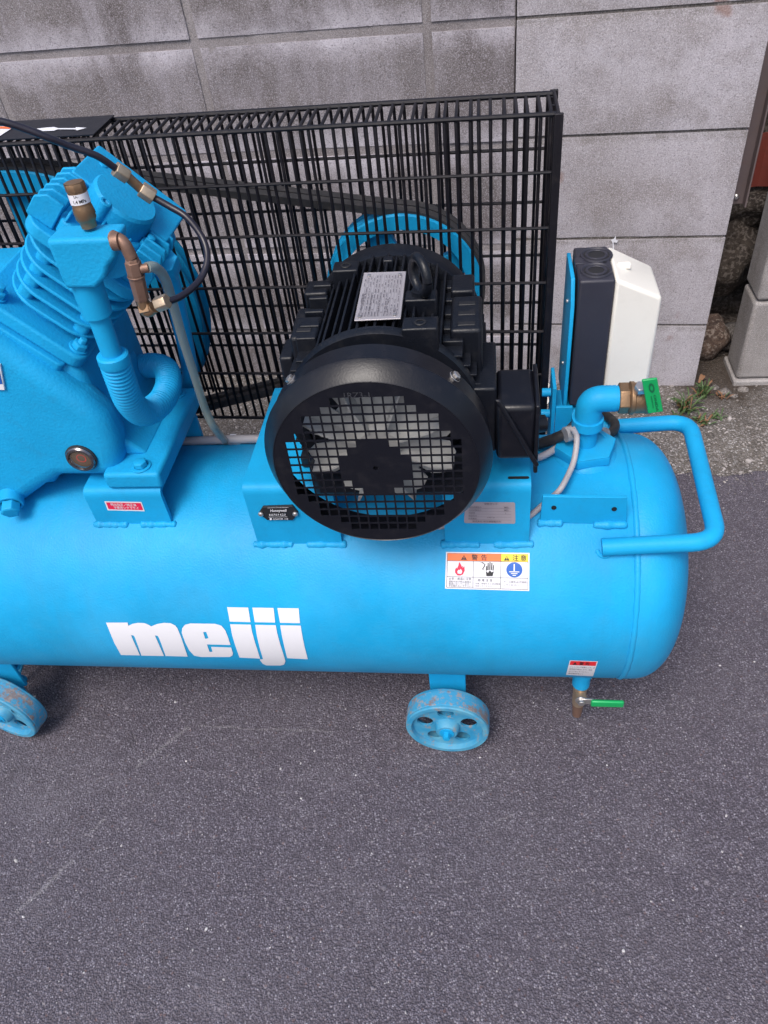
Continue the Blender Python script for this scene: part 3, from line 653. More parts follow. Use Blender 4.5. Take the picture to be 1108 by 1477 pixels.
# warning label, 126 x 60 mm units
tri = lambda x, y, s: [(x - s, y), (x + s, y), (x, y + 1.7 * s)]
items = [
 ('orange_band', M_PORANGE, fill2d([rect(2, 46, 82, 58)]), .0009), ('yellow_band', M_PYELLOW, fill2d([rect(82.6, 46, 123, 58)]), .0009),
 ('printed_text', M_PBLACK, join(text2d('警', 10, 38, 48, .12), text2d('告', 10, 52, 48, .12), text2d('注', 10, 99, 48, .12), text2d('意', 10, 111, 48, .12),
    fill2d([tri(27, 47.3, 4.6), rect(26.6, 48, 27.5, 49), [(26.5, 50), (27.6, 50), (27.9, 53), (26.2, 53)]]), fill2d([tri(91, 47.3, 4.4), rect(90.6, 48, 91.5, 49), [(90.5, 50), (91.6, 50), (91.9, 53), (90.2, 53)]])), .0013),
 ('printed_rules', M_PBLACK, join(*[fill2d([r_]) for r_ in (rect(2, 45.4, 123, 46), rect(2, 19.5, 123, 20), rect(41, 2, 41.5, 45.4), rect(82, 2, 82.5, 58), rect(2, 2, 123, 2.5), rect(2, 2, 2.5, 58), rect(122.6, 2, 123, 58), rect(2, 57.6, 123, 58))]), .0012),
 ('small_text', M_PGREY, join(text2d('火気・高温に注意', 4.2, 5, 15), text2d('運転中及び停止直後は', 3.4, 5, 10.6), text2d('高温になっています。', 3.4, 5, 7), text2d('手を触れないで下さい。', 3.4, 5, 3.6),
    text2d('感 電 注 意', 4.6, 48, 13.5), text2d('点検、修理するときは電源', 3.1, 44.5, 8.6), text2d('を切ってください。', 3.1, 44.5, 4.6), text2d('アース線を必ず接続', 3.9, 86, 12), text2d('してください。', 3.9, 86, 7)), .0013),
 ('flame_symbol', M_PROSE, fill2d([[(14.5, 26), (14, 31), (16, 35), (17, 33), (19, 38), (20, 44), (23, 39), (24, 36), (26, 38), (25, 34), (28, 37), (28.5, 30), (26, 24), (22, 22), (18, 22)], [(18, 25), (17.5, 29), (20, 32), (21, 30), (22, 33), (24, 31), (25, 28), (23.5, 24.5)]]), .0013),
 ('hand_symbol', M_PBLACK, join(fill2d([[(60, 30), (61, 22), (70, 22), (72, 30), (69, 28), (66, 31), (63, 27)]]), *[fill2d([r_]) for r_ in ([(60, 31), (61.6, 31), (61.8, 38), (60.4, 38)], [(62.3, 31.5), (64, 31.5), (64, 43), (62.6, 43)], [(65, 32), (66.6, 32), (66.8, 44.5), (65.4, 44.5)], [(67.6, 32), (69.2, 32), (69.6, 43), (68.2, 43)], [(70, 31), (71.4, 31), (72.3, 40), (71, 40)], [(50, 44.5), (54, 43.4), (58, 40), (56, 36), (54.5, 33), (57, 30.5), (56, 33.5), (58, 36.5), (59.2, 40.5), (55, 44.2)])]), .0013),
 ('earth_symbol', M_PBLUE, fill2d([circ(102.5, 32.8, 12, 28)]), .0010),
 ('earth_mark', M_PWHITE, join(fill2d([rect(101.3, 31, 103.3, 42)]), fill2d([rect(95, 29, 110, 30.4)]), fill2d([rect(97.5, 26.2, 107.2, 27.6)]), fill2d([rect(100, 23.4, 105, 24.8)])), .0014)]
label('warning_label', ((643.5, 796), (764, 797.5), (763.5, 852.5), (642, 849)), ts, 125, 60, items, M_PWHITE, AC, 'white sticker with orange and yellow bands and three hazard symbols')
items = [('red_band', M_PRED, fill2d([rect(2, 33, 58, 46)]), .0009),
         ('printed_text', M_PBLACK, join(text2d('警 告', 10, 22, 35, .1), fill2d([tri(13, 34.5, 4.6)]), text2d('ドレンバルブを開くとき、圧', 4.2, 4, 25), text2d('縮空気が噴出します。顔を', 4.2, 4, 18), text2d('近づけないでください。', 4.2, 4, 11), text2d('毎日排出すること', 4.2, 4, 4)), .0012)]
label('drain_label', ((822, 952.5), (862.5, 954), (855.5, 975.5), (816.5, 973.5)), ts, 60, 48, items, M_PWHITE, AC, 'small white and red sticker above the drain cock')
# ---- saddle brackets (channels welded on top of the tank)
def saddle(name, x0, x1, yf, ztop, slot=None):
    yb = 2 * TY - yf
    prof = round_path([Vector((0, yf, TZ + math.sqrt(max(TR ** 2 - (TY - yf) ** 2, 0)) - .006)), Vector((0, yf, ztop)), Vector((0, yb, ztop)), Vector((0, yb, TZ + math.sqrt(max(TR ** 2 - (TY - yf) ** 2, 0)) - .006))], .012, 5)
    th = .006; bm = MB(); inner = []
    for i, p in enumerate(prof):
        t = (prof[min(i + 1, len(prof) - 1)] - prof[max(i - 1, 0)]).normalized(); inner.append(p + Vector((0, t.z, -t.y)) * th)
    for i in range(len(prof) - 1):
        a, b, c, d = prof[i], prof[i + 1], inner[i + 1], inner[i]
        pass
    out = [[bm.verts.new((x, q.y, q.z)) for q in prof] for x in (x0, x1)]; inn = [[bm.verts.new((x, q.y, q.z)) for q in inner] for x in (x0, x1)]
    n = len(prof)
    for i in range(n - 1):
        bm.faces.new((out[0][i], out[1][i], out[1][i + 1], out[0][i + 1])); bm.faces.new((inn[0][i], inn[0][i + 1], inn[1][i + 1], inn[1][i]))
        for s in (0, 1): bm.faces.new((out[s][i], out[s][i + 1], inn[s][i + 1], inn[s][i]))
    bmesh.ops.recalc_face_normals(bm, faces=bm.faces[:])
    o = obj(name, bm, M_BLUE, AC, smooth=True, ang=40)
    zb = TZ + math.sqrt(TR ** 2 - (TY - yf) ** 2)
    w3 = (x1 - x0) * .42
    for xa, xb in ((x0 - .006, x0 + w3), (x1 - w3, x1 + .006)):
        path = [Vector((xa + (xb - xa) * t / 6, yf + .0004, zb - .0015 + random.uniform(-.0005, .0005))) for t in range(7)]
        obj('weld_bead', bead(path, .0052, .2), M_TANK, o, smooth=True, ang=80)
    return o
b1 = saddle('motor_bracket', -.292, -.183, .657, .512)
b2 = saddle('motor_bracket', -.054, .047, .657, .512)
b3 = saddle('pump_bracket', -.512, -.409, .679, .489)
b4 = saddle('pump_bracket', -.861, -.758, .679, .489)
bm = MB(); p = at(748, 689, z=.5126)
mp = mapped(fill2d([rect(-.012, -.0022, .012, .0022, .002)]), lambda x, y: Vector((p.x + x, p.y + y, .5128))); bm.free()
obj('slot_hole', mp, M_PBLACK, b2)
# red sticker on the pump bracket
items = [('red_panel', M_PROSE, fill2d([rect(2, 2, 58, 14)]), .0009),
         ('printed_text', M_PWHITE, join(text2d('明治指定ノ純正油', 5.2, 8, 8.6, .02), text2d('ヲ使用シテ下サイ', 5.2, 11, 3.2, .02)), .0013)]
label('oil_label', ((150.5, 723), (204, 724), (209, 737.5), (155.5, 736)), plane_y(.679), 60, 16, items, M_PWHITE, AC, 'small red sticker with white characters on the pump bracket', step=0)
# silver data plate on the right motor bracket
rows = ['最高使用圧力', '水圧試験圧力', '内容積', '製造年月', '製造番号']
tx = [text2d('空気タンク', 5.5, 38, 47, .02)]
for i, r_ in enumerate(rows):
    tx.append(text2d(r_, 4.2, 8, 39 - i * 7.2)); tx.append(fill2d([rect(8, 37.6 - i * 7.2, 92, 38.0 - i * 7.2)]))
tx += [text2d('MPa', 5.2, 78, 39, .03), text2d('MPa', 5.2, 78, 31.8, .03), text2d('L', 5, 80, 24.6), text2d('0.98 1.47', 4, 45, 13), text2d('株式会社 明治機械製作所', 5, 16, 2.6, .02)]
items = [('printed_text', M_PGREY, join(*tx), .0012)]
label('data_plate', ((671, 724), (743, 724.5), (743.5, 755.5), (669.5, 754.5)), plane_y(.657), 100, 54, items, M_FOIL, AC, 'silver foil data plate with rows of small characters', step=0, radius=4)
# black counter plate on the left motor bracket
ysurf = plane_y(.657)(.003)
pl = [(373, 741), (379, 731.5), (422, 730), (430, 740), (422.5, 750.5), (385.5, 750.5)]
bm = MB(); P3 = [ysurf(*q) for q in pl]; prism(bm, P3, (0, .004, 0)); cp = obj('counter_plate', bm, M_PBLACK, AC, bevel=.0006)
cp['label'] = 'small black six sided plate with white figures and two screws'
cm = quad_map(((379, 731), (424, 730), (424, 751), (379, 751.5)), plane_y(.657)(.0036))
def nrm(b, W, H):
    for v in b.verts: v.co.x /= W; v.co.y /= H
    return b
obj('printed_text', mapped(nrm(join(text2d('Honeywell', 7, 14, 17, .1), text2d('0.0.7.0.9 4.2.0', 5.5, 12, 9.5, .05), fill2d([rect(11, 7, 46, 7.5)]), fill2d([circ(15, 3.6, 2.2, 12)]), text2d('COUNTER  1/10', 4, 19, 2, .05), fill2d([rect(9, 24.4, 48, 24.9)])), 58, 27), cm), M_PWHITE, cp)
for q in ((376.5, 741.2), (426, 741)):
    c = ysurf(*q); bm = MB(); lathe(bm, [(.0034, 0), (.0034, .0014), (.002, .0026), (0, .0026)], c, (0, -1, 0), 14); obj('screw', bm, M_STEEL, cp, smooth=True)
# ---- small angle bracket on the right
q = [at(783, 716, y=.6775), at(905, 717.5, y=.6775), at(904, 757, y=.6775), at(778.5, 753, y=.6775)]
lift = .004
bm = MB(); prism(bm, [Vector((v.x, .677, v.z)) for v in q], (0, .005, 0)); sb = obj('angle_bracket', bm, M_BLUE, AC, bevel=.0008)
for px, py in ((799, 732), (886, 734)):
    c = at(px, py, y=.6765); bm = MB(); lathe(bm, [(0, 0), (.0030, 0), (.0030, .0008)], c, (0, -1, 0), 14); obj('bolt_hole', bm, M_PBLACK, sb)
for a, b in (((775, 754), (812, 754)), ((856, 757), (905, 757))):
    A, B = on_tank(*a, .001), on_tank(*b, .001); obj('weld_bead', bead([A, A.lerp(B, .33), A.lerp(B, .66), B], .0052, .2), M_TANK, sb, smooth=True, ang=80)
# ---- handle
hp = [(.132, .649, .418), (.262, .649, .428), (.273, .882, .424), (.150, .884, .414)]
bm = MB(); tube(bm, round_path(hp, .030, 8), .0108, 18); hd = obj('carry_handle', bm, M_BLUE, AC, smooth=True, ang=60)
for p in (hp[0], hp[3]):
    dg = math.degrees(math.atan2(p[2] - TZ, TY - p[1])); bm = MB(); tube(bm, [T(p[0] + .004 + .0085 * math.cos(a), dg - .5 + 3.2 * math.sin(a), -.001) for a in [3.3 + i * .2 for i in range(15)]], .0030, 8, False); obj('weld_bead', bm, M_BLUE, hd, smooth=True, ang=80)
# ---- casters
def make_caster(c, yaw, label_=None):
    root = empty('caster_tmp', c)
    return root
def wheel_mesh():
    """wheel lying along Y (axle), centred, r=.0625, width .034"""
    Rw, wd = .0622, .034
    bm = MB()
    lathe(bm, [(.054, -wd / 2 + .0), (Rw - .0015, -wd / 2), (Rw, -wd / 2 + .0018), (Rw, wd / 2 - .0018), (Rw - .0015, wd / 2), (.054, wd / 2), (.0525, wd / 2 - .003), (.0525, -wd / 2 + .003), (.054, -wd / 2)], (0, 0, 0), (0, 1, 0), 56)
    return bm
wheel_me = bpy.data.meshes.new('rim'); b = wheel_mesh(); b.to_mesh(wheel_me); b.free(); wheel_me.materials.append(M_WHEEL)
tread_me = bpy.data.meshes.new('tread'); b = MB(); lathe(b, [(.0618, -.0125), (.0628, -.0115), (.0628, .0115), (.0618, .0125)], (0, 0, 0), (0, 1, 0), 56); b.to_mesh(tread_me); b.free(); tread_me.materials.append(M_TREAD)
web_b = fill2d([circ(0, 0, .0528, 48), circ(0, 0, .006, 16)] + [circ(.0345 * math.cos(R(90 + 72 * k)), .0345 * math.sin(R(90 + 72 * k)), .0125, 18) for k in range(5)], None, .004)
web_me = bpy.data.meshes.new('web'); M90 = Matrix.Rotation(R(90), 4, 'X')
for v in web_b.verts: v.co = M90 @ v.co + Vector((0, -.007, 0))
web_b.to_mesh(web_me); web_b.free(); web_me.materials.append(M_WHEEL)
hub_me = bpy.data.meshes.new('hub'); b = MB(); lathe(b, [(.0075, -.021), (.0150, -.021), (.0175, -.017), (.0195, -.0085), (.020, .0035), (.0165, .016), (.0075, .020)], (0, 0, 0), (0, 1, 0), 28); b.to_mesh(hub_me); b.free(); hub_me.materials.append(M_WHEEL)
ax_me = bpy.data.meshes.new('axle'); b = MB(); lathe(b, [(0, -.0225), (.0110, -.0225), (.0110, -.0205), (.0115, .0195)], (0, 0, 0), (0, 1, 0), 20); lathe(b, [(0, -.032), (.0055, -.0315), (.006, -.0215)], (0, 0, 0), (0, 1, 0), 6); b.to_mesh(ax_me); b.free(); ax_me.materials.append(M_BLUE)
for me in (wheel_me, tread_me, hub_me):
    for p_ in me.polygons: p_.use_smooth = True
    me.set_sharp_from_angle(angle=R(30))
def caster(x, y, yaw, front=True):
    o = bpy.data.objects.new('caster_wheel', wheel_me); COL.objects.link(o); o.parent = AC; o.matrix_parent_inverse = AC.matrix_basis.inverted()
    o.matrix_basis = Matrix.Translation((x, y, .0632)) @ Matrix.Rotation(yaw, 4, 'Z') @ Matrix.Rotation(random.uniform(-.05, .05), 4, 'Y')
    for nm, me in (('tread', tread_me), ('wheel_web', web_me), ('hub', hub_me), ('axle_bolt', ax_me)):
        c = bpy.data.objects.new(nm, me); COL.objects.link(c); c.parent = o
    return o
wy = .607 + .017
xw = -.0645
caster(xw, wy, R(-2)); caster(-.787, wy, R(-13)); caster(xw, 2 * TY - wy, 0); caster(-.755, 2 * TY - wy, 0)
def cbracket(x0, x1, yf, yaw=0):
    bm = MB(); s = 1 if yf < TY else -1
    zt = TZ - math.sqrt(TR ** 2 - (TY - yf) ** 2) + .02
    box(bm, (x0, min(yf, yf + s * .006), .082), (x1, max(yf, yf + s * .006), zt))
    box(bm, (x0, min(yf + s * .0065, yf + s * .085), .118), (x1, max(yf + s * .0065, yf + s * .085), .124))
    xm = (x0 + x1) / 2
    cyl(bm, (xm, yf - s * .012, .0632), (xm, yf + s * .03, .0632), .009, 14); box(bm, (xm - .011, min(yf + s * .0065, yf + s * .012), .052), (xm + .011, max(yf + s * .0065, yf + s * .012), .1175))
    box(bm, (xm - .003, min(yf + s * .0125, yf + s * .08), .088), (xm + .003, max(yf + s * .0065, yf + s * .08), .1175))
    o = obj('caster_bracket', bm, M_BLUE, AC, bevel=.0015); return o
a_, b_ = at(620, 990, y=.652), at(672, 990, y=.652)
cbracket(a_.x, b_.x, .652); cbracket(-.817, -.757, .652); cbracket(a_.x, b_.x, 2 * TY - .652); cbracket(-.817, -.757, 2 * TY - .652)
# axle tab seen at the left wheel: thin rusty stay
bm = MB(); tube(bm, [at(32, 955, y=.72), at(22, 990, y=.70), at(10, 1010, y=.66)], .004, 8); obj('axle_stay', bm, M_WHEEL, AC, smooth=True)
# ---- drain cock
dt = at(838, 976, y=.655)
bm = MB(); zt = TZ - math.sqrt(TR ** 2 - (TY - .655) ** 2)
dc = Vector((at(838, 985, y=.655).x, .655, 0))
z1 = at(838, 980, y=.643).z; z2 = at(838, 996, y=.643).z; z3 = at(836, 1021, y=.646).z; z4 = at(835, 1036, y=.648).z
cyl(bm, (dc.x, .655, z1 + .02), (dc.x, .655, z1), .0155, 24); cyl(bm, (dc.x, .655, z1), (dc.x, .655, z2), .0125, 24)
dv = obj('drain_cock', bm, M_BLUE, AC, smooth=True)
bm = MB(); cyl(bm, (dc.x, .655, z2 - .0005), (dc.x, .655, z3), .0105, 20, .0092); cyl(bm, (dc.x, .655, at(850, 1011, y=.636).z), (dc.x, .638, at(850, 1011, y=.636).z), .0085, 20); obj('cock_body', bm, M_BRASS2, dv, smooth=True)
bm = MB(); cyl(bm, (dc.x, .655, z3), (dc.x, .655, z4), .0085, 20, .0066); obj('outlet', bm, M_COPPER, dv, smooth=True)
zm = at(850, 1011, y=.636).z
bm = MB(); cyl(bm, (dc.x, .638, zm), (dc.x, .630, zm), .0056, 6); cyl(bm, (dc.x, .6352, zm), (dc.x, .6378, zm), .0085, 20); box(bm, (dc.x, .634, zm - .0062), (dc.x + .017, .637, zm + .0062)); obj('lever', bm, M_STEEL, dv, bevel=.0006)
hx0, hx1 = at(853, 1011, y=.632).x, at(901, 1011, y=.632).x
bm = MB(); box(bm, (hx0, .630, zm - .0065), (hx1, .6355, zm + .0065)); obj('lever_grip', bm, M_GREEN, dv, bevel=.0022)
# ---- outlet: bung, pipe, elbow, ball valve
bx, by = .121, .783
ztop = TZ + math.sqrt(TR ** 2 - (by - TY) ** 2)
bm = MB(); lathe(bm, [(.045, -.014), (.0435, -.004), (.038, .003), (.034, .006)], (bx, by, ztop), (0, 0, 1), 48); bung = obj('tank_bung', bm, M_TANK, AC, smooth=True, ang=60)
bm = MB(); lathe(bm, [(.0, .018), (.0385, .018), (.040, .0165), (.040, .005), (.037, .003)], (bx, by, ztop), (0, 0, 1), 6, R(12)); obj('hex_plug', bm, M_BLUE, bung, bevel=.001)
bm = MB(); tube(bm, [Vector((bx + .0265 * math.cos(a), by + .0265 * math.sin(a), ztop + .0183)) for a in [R(t) for t in range(20, 70, 8)]], .0012, 6); obj('cast_mark', bm, M_BLUE, bung)
zE = .531
bm = MB(); cyl(bm, (bx, by, ztop + .017), (bx, by, zE - .02), .0135, 28); pipe = obj('outlet_pipe', bm, M_BLUE, AC, smooth=True)
bm = MB(); tube(bm, round_path([(bx, by, zE - .026), (bx, by, zE + .006), (bx + .030, by, zE + .006)], .026, 10), .0160, 28)
cyl(bm, (bx, by, zE - .034), (bx, by, zE - .022), .0192, 28)
obj('elbow', bm, M_BLUE, pipe, smooth=True, ang=50)
bm = MB(); tube(bm, [(bx + .022 + i * .0011, by, zE + .006) for i in range(12)], lambda i: .0150 + (.0008 if i % 2 else 0), 28); obj('thread', bm, M_BLUE, pipe, smooth=True, ang=80)
vx = bx + .032
zV = zE + .006
bm = MB(); cyl(bm, (vx + .001, by, zV), (vx + .013, by, zV), .0190, 6, None, R(0))
vbody = obj('ball_valve', bm, M_BRASS, AC, bevel=.0012)
bm = MB(); lathe(bm, [(.0, 0), (.0175, 0), (.0200, .002), (.0200, .006), (.0185, .007), (.0185, .019), (.0195, .020), (.0195, .026), (.0165, .029), (.0165, .0295), (.0125, .0295), (.0125, .02), (0, .02)], (vx + .0125, by, zV), (1, 0, 0), 36); obj('valve_barrel', bm, M_BRASS, vbody, smooth=True, ang=30)
bm = MB(); cyl(bm, (vx + .022, by - .008, zV + .012), (vx + .022, by - .016, zV + .027), .0055, 16); cyl(bm, (vx + .022, by - .0155, zV + .022), (vx + .022, by - .018, zV + .030), .0075, 6); obj('valve_stem', bm, M_STEEL, vbody, bevel=.0005)
# green lever plate hanging in front of the valve
gy = by - .030
G = [(926, 549), (948, 546), (957, 594), (935, 597)]
gp = [at(px, py, y=gy) for px, py in G]
bm = MB(); prism(bm, gp, (0, .0035, 0)); ga = obj('valve_lever', bm, M_GREEN, vbody, bevel=.0012)
cmg = quad_map(((926, 549), (948, 546), (957, 594), (935, 597)), plane_y(gy)(.0008))
obj('lever_print', mapped(nrm(join(fill2d([circ(32, 58, 11, 16), circ(32, 58, 6, 12)]), rot90(text2d('ONDA', 13, 0, 0, .3), 34, 42), rot90(text2d('600WOG', 7, 0, 0, .1), 22, 40)), 60, 78), cmg), paint('dark_green_print', (.004, .13, .05), .5), vbody)
# ---- control box (starter) on its stand behind the tank
by0 = .885
X = lambda px, py, yy=by0: at(px, py, y=yy)
zt = X(836, 406).z; xa = X(836, 406).x; xb = X(888, 408).x
zbm = .452
yb = at(880, 354, z=zt).y
print('box back', yb, zt, xa, xb)
cb = tag(empty('x'), None); bpy.data.objects.remove(cb)
bm = MB(); box(bm, (xa, by0, zbm), (xb, yb, zt)); base = obj('starter_box', bm, M_PLASTIC, AC, bevel=.003)
# knockouts
for fy, rr_ in ((.27, .0165), (.72, .0175)):
    c = Vector((xa + (xb - xa) * (.52 if fy < .5 else .62), by0 + (yb - by0) * fy, zt + .0004))
    bm = MB(); lathe(bm, [(rr_ + .003, 0), (rr_ + .0022, .0018), (rr_ + .0008, .0018), (rr_ - .0008, .0002), (rr_ - .003, .0002), (rr_ - .0034, .0014), (rr_ - .0048, .0014), (rr_ - .0054, .0003), (0, .0003)], c, (0, 0, 1), 32); obj('knockout', bm, M_PLASTIC, base, smooth=True, ang=20)
    bm = MB(); lathe(bm, [(rr_ - .0012, .0006), (0, .0006)], c, (0, 0, 1), 28); obj('knockout_hole', bm, M_PBLACK, base)
    bm = MB(); lathe(bm, [(rr_ - .0046, .0008), (rr_ - .0052, .0016), (rr_ - .0064, .0016), (rr_ - .007, .0008)], c, (0, 0, 1), 28); obj('knockout_ring', bm, M_PLASTIC, base, smooth=True)
bm = MB(); box(bm, (xa - .0015, by0 + (yb - by0) * .48, zt - .03), (xa + .010, by0 + (yb - by0) * .66, zt + .0012)); obj('latch', bm, M_PLASTIC, base, bevel=.001)
bm = MB(); lathe(bm, [(0, .0006), (.0022, .0006)], (xb - .008, by0 + (yb - by0) * .5, zt + .0004), (0, 0, 1), 12); obj('latch_hole', bm, M_PBLACK, base)
# ivory cover tapering to the right
xc = X(953, 424).x
f0 = .012; ym0 = by0 + (yb - by0) * .05
zr_ = X(953, 432).z
bm = MB()
b0 = [(xb + .0005, by0, zbm + .004), (xb + .0005, by0, zt + .0005), (xb + .0005, yb, zt + .0005), (xb + .0005, yb, zbm + .004)]
xr = xc + .004
f1 = [(xr, by0 + .004, zbm + .028), (xr, by0 + .004, zr_), (xr, yb - .004, zr_), (xr, yb - .004, zbm + .028)]
va = [bm.verts.new(v) for v in b0]; vb = [bm.verts.new(v) for v in f1]
bm.faces.new(va); bm.faces.new(vb[::-1])
for i in range(4): bm.faces.new((va[i], vb[i], vb[(i + 1) % 4], va[(i + 1) % 4]))
bmesh.ops.recalc_face_normals(bm, faces=bm.faces[:])
cover = obj('starter_cover', bm, M_WHITE, base, bevel=.0045)
bm = MB(); s0 = Vector((xb + .008, by0 + (yb - by0) * .5, zt - .0045)); box(bm, (s0.x, s0.y - .004, s0.z - .004), (s0.x + .016, s0.y + .004, s0.z + .0025)); obj('cover_catch', bm, M_WHITE, base, bevel=.001)
# blue mounting plate
bm = MB(); xp = xa - .008
prism(bm, [(xp, by0 + .004, .44), (xp, by0 + .004, zt - .035), (xp, by0 + .020, zt - .006), (xp, yb - .002, zt - .006), (xp, yb - .002, .44)], (.005, 0, 0)); mpn = obj('mounting_plate', bm, M_BLUE, AC, bevel=.0008)
for yy, zz in ((by0 + .035, zt - .045), (by0 + .035, .50)):
    bm = MB(); lathe(bm, [(.0025, 0), (.0025, .002), (0, .003)], (xp - .0002, yy, zz), (-1, 0, 0), 10); obj('screw', bm, M_STEEL, mpn, smooth=True)
bm = MB(); prism(bm, [(xp - .016, by0 - .006, .30), (xp - .016, by0 - .006, .487), (xp - .016, by0 + .045, .487), (xp - .016, by0 + .045, .30)], (.005, 0, 0)); box(bm, (xp - .0105, by0 - .006, .30), (xp + .012, by0 - .001, .455)); box(bm, (xp - .0105, by0 - .0005, .4405), (xp + .03, by0 + .05, .4455)); stand = obj('box_stand', bm, M_BLUE, AC, bevel=.001)
for (a, r1) in (((xp - .017, by0 + .012, .468), 1), ((xp - .017, by0 + .012, .432), 1)):
    bm = MB(); cyl(bm, a, (a[0] - .012, a[1], a[2]), .006, 12); obj('stud', bm, M_BLUE, stand, smooth=True)
bm = MB(); cyl(bm, (xp + .012, by0 + .0, .437), (xp + .028, by0 + .0, .437), .008, 14); obj('stud', bm, M_BLUE, stand, smooth=True)
# ---- cables near the outlet
def cable(name, pts, r, m_, parent=AC, per=8, n=12):
    bm = MB(); tube(bm, smooth_path(pts, per), r, n); return obj(name, bm, m_, parent, smooth=True)
c1 = cable('power_cable', [at(762, 645, y=.80), at(790, 637, y=.79), at(822, 625, y=.785), at(852, 622, y=.81), at(880, 625, y=.83), at(887, 612, y=.86), at(876, 600, y=.89), at(866, 592, y=.92), at(850, 590, y=.93)], .0065, M_RUBBER)
c1['label'] = 'thick black rubber cable curling round the outlet pipe'
c1b = cable('power_cable', [at(770, 640, y=.81), at(795, 632, y=.805), at(818, 622, y=.80)], .005, M_RUBBER)
cable('cable_sleeve', [at(815, 627, y=.776), at(838, 621, y=.784)], .0098, M_CLAMP, c1, 4, 16)
cable('cable_sleeve', [at(862, 625, y=.812), at(872, 626, y=.822)], .0088, M_CLAMP, c1, 4, 16)
cable('control_wire', [at(843, 590, y=.93), at(836, 600, y=.90), at(826, 612, y=.86), at(818, 620, y=.83)], .0045, M_RUBBER)
cable('grey_cable', [on_tank(768, 660, .006), on_tank(780, 659, .008), on_tank(800, 648, .010), at(815, 634, y=.80), at(824, 626, y=.79)], .0046, M_GREYH)
cable('grey_cable', [at(826, 618, y=.765), at(832, 632, y=.762), at(829, 660, y=.745), at(822, 680, y=.728), at(808, 706, y=.70), on_tank(790, 722, .006), on_tank(772, 738, .004), on_tank(762, 746, .004)], .0036, M_GREYH)
cable('grey_cable', [on_tank(632, 760, .004), on_tank(655, 757, .004), on_tank(700, 752, .004)], .0036, M_GREYH)
# conduit running along the top rear of the tank
zcd = TZ + .155
cable('conduit', [(-.47, .838, .440), (-.40, .835, .444), (-.33, .834, .446), (-.24, .836, .444), (-.10, .838, .443)], .0062, M_GREYH)
c = at(336, 634, y=.80); bm = MB(); pc = on_tank(336, 638, .002); box(bm, (pc.x - .012, pc.y - .004, pc.z - .003), (pc.x + .012, pc.y + .004, pc.z + .003)); box(bm, (pc.x - .003, pc.y - .003, pc.z + .003), (pc.x + .006, pc.y + .006, pc.z + .011)); obj('pipe_clip', bm, M_PWHITE, AC, bevel=.001)

# ================================================================== motor
MX, MZ = -.1135, .601
MY0 = .584
RC = .1168
mc = Vector((MX, 0, MZ))
MAX = Vector((0, 1, 0))
bm = MB(); lathe(bm, [(0, 0), (.092, 0), (.092, .175), (0, .175)], (MX, .672, MZ), (0, 1, 0), 48); motor = obj('motor', bm, M_MOTOR, AC, smooth=True, ang=40)
motor['label'] = 'black finned electric motor with a slatted round fan cover'
# cowl shell
bm = MB(); rf = .104
prof = [(rf, .0), (.1050, .0006), (RC - .0022, .0150), (RC - .0004, .0175), (RC + .0006, .0195), (RC - .0004, .0215), (RC - .0012, .0225), (RC - .002, .048), (RC - .0035, .048), (RC - .0035, .024), (.102, .0025), (rf, .0)]
lathe(bm, prof, (MX, MY0, MZ), (0, 1, 0), 96); cowl = obj('fan_cowl', bm, M_BLACK, motor, smooth=True, ang=28)
# grille
pitch = .01035; hw = .0086; loops = [circ(0, 0, .1042, 96)]
for i in range(-9, 10):
    for j in range(-9, 10):
        x, y = i * pitch, j * pitch; d = math.hypot(x, y)
        if d < .0885 and not (max(abs(i), abs(j)) <= 3 and abs(i) + abs(j) <= 4): loops.append(rect(x - hw / 2, y - hw / 2, x + hw / 2, y + hw / 2))
loops.append(circ(0, 0, .0028, 12))
gb = fill2d(loops, None, .0012)
for v in gb.verts: v.co = Vector((MX + v.co.x, MY0 + .0012 + v.co.z, MZ + v.co.y))
obj('fan_grille', gb, M_BLACK, motor)
bm = MB(); lathe(bm, [(0, .0), (.0026, .0), (.0026, .003)], (MX, MY0 + .0042, MZ), (0, -1, 0), 12); obj('grille_screw', bm, M_BLACK, motor)
for px, py in ((416, 545), (661, 539)):
    r_ = at(px, py, y=MY0 + .038); d = Vector((r_.x - MX, 0, r_.z - MZ)).normalized(); c = Vector((MX, MY0 + .038, MZ)) + d * (RC - .0025)
    bm = MB(); lathe(bm, [(.0062, 0), (.0062, .0015), (.0058, .0018)], c, d, 18); lathe(bm, [(.0046, .0015), (.0046, .0045), (.003, .0052), (0, .0052)], c, d, 6); obj('cowl_screw', bm, M_STEEL, motor, smooth=True, ang=25)
# embossed letters on the face
tb = text2d('1RZ3-1', .009, -.022, .087)
obj('cast_mark', mapped(tb, lambda x, y: Vector((MX + x, MY0 - .0002, MZ + y))), paint('embossed_black', (.04, .042, .05), .5), motor)
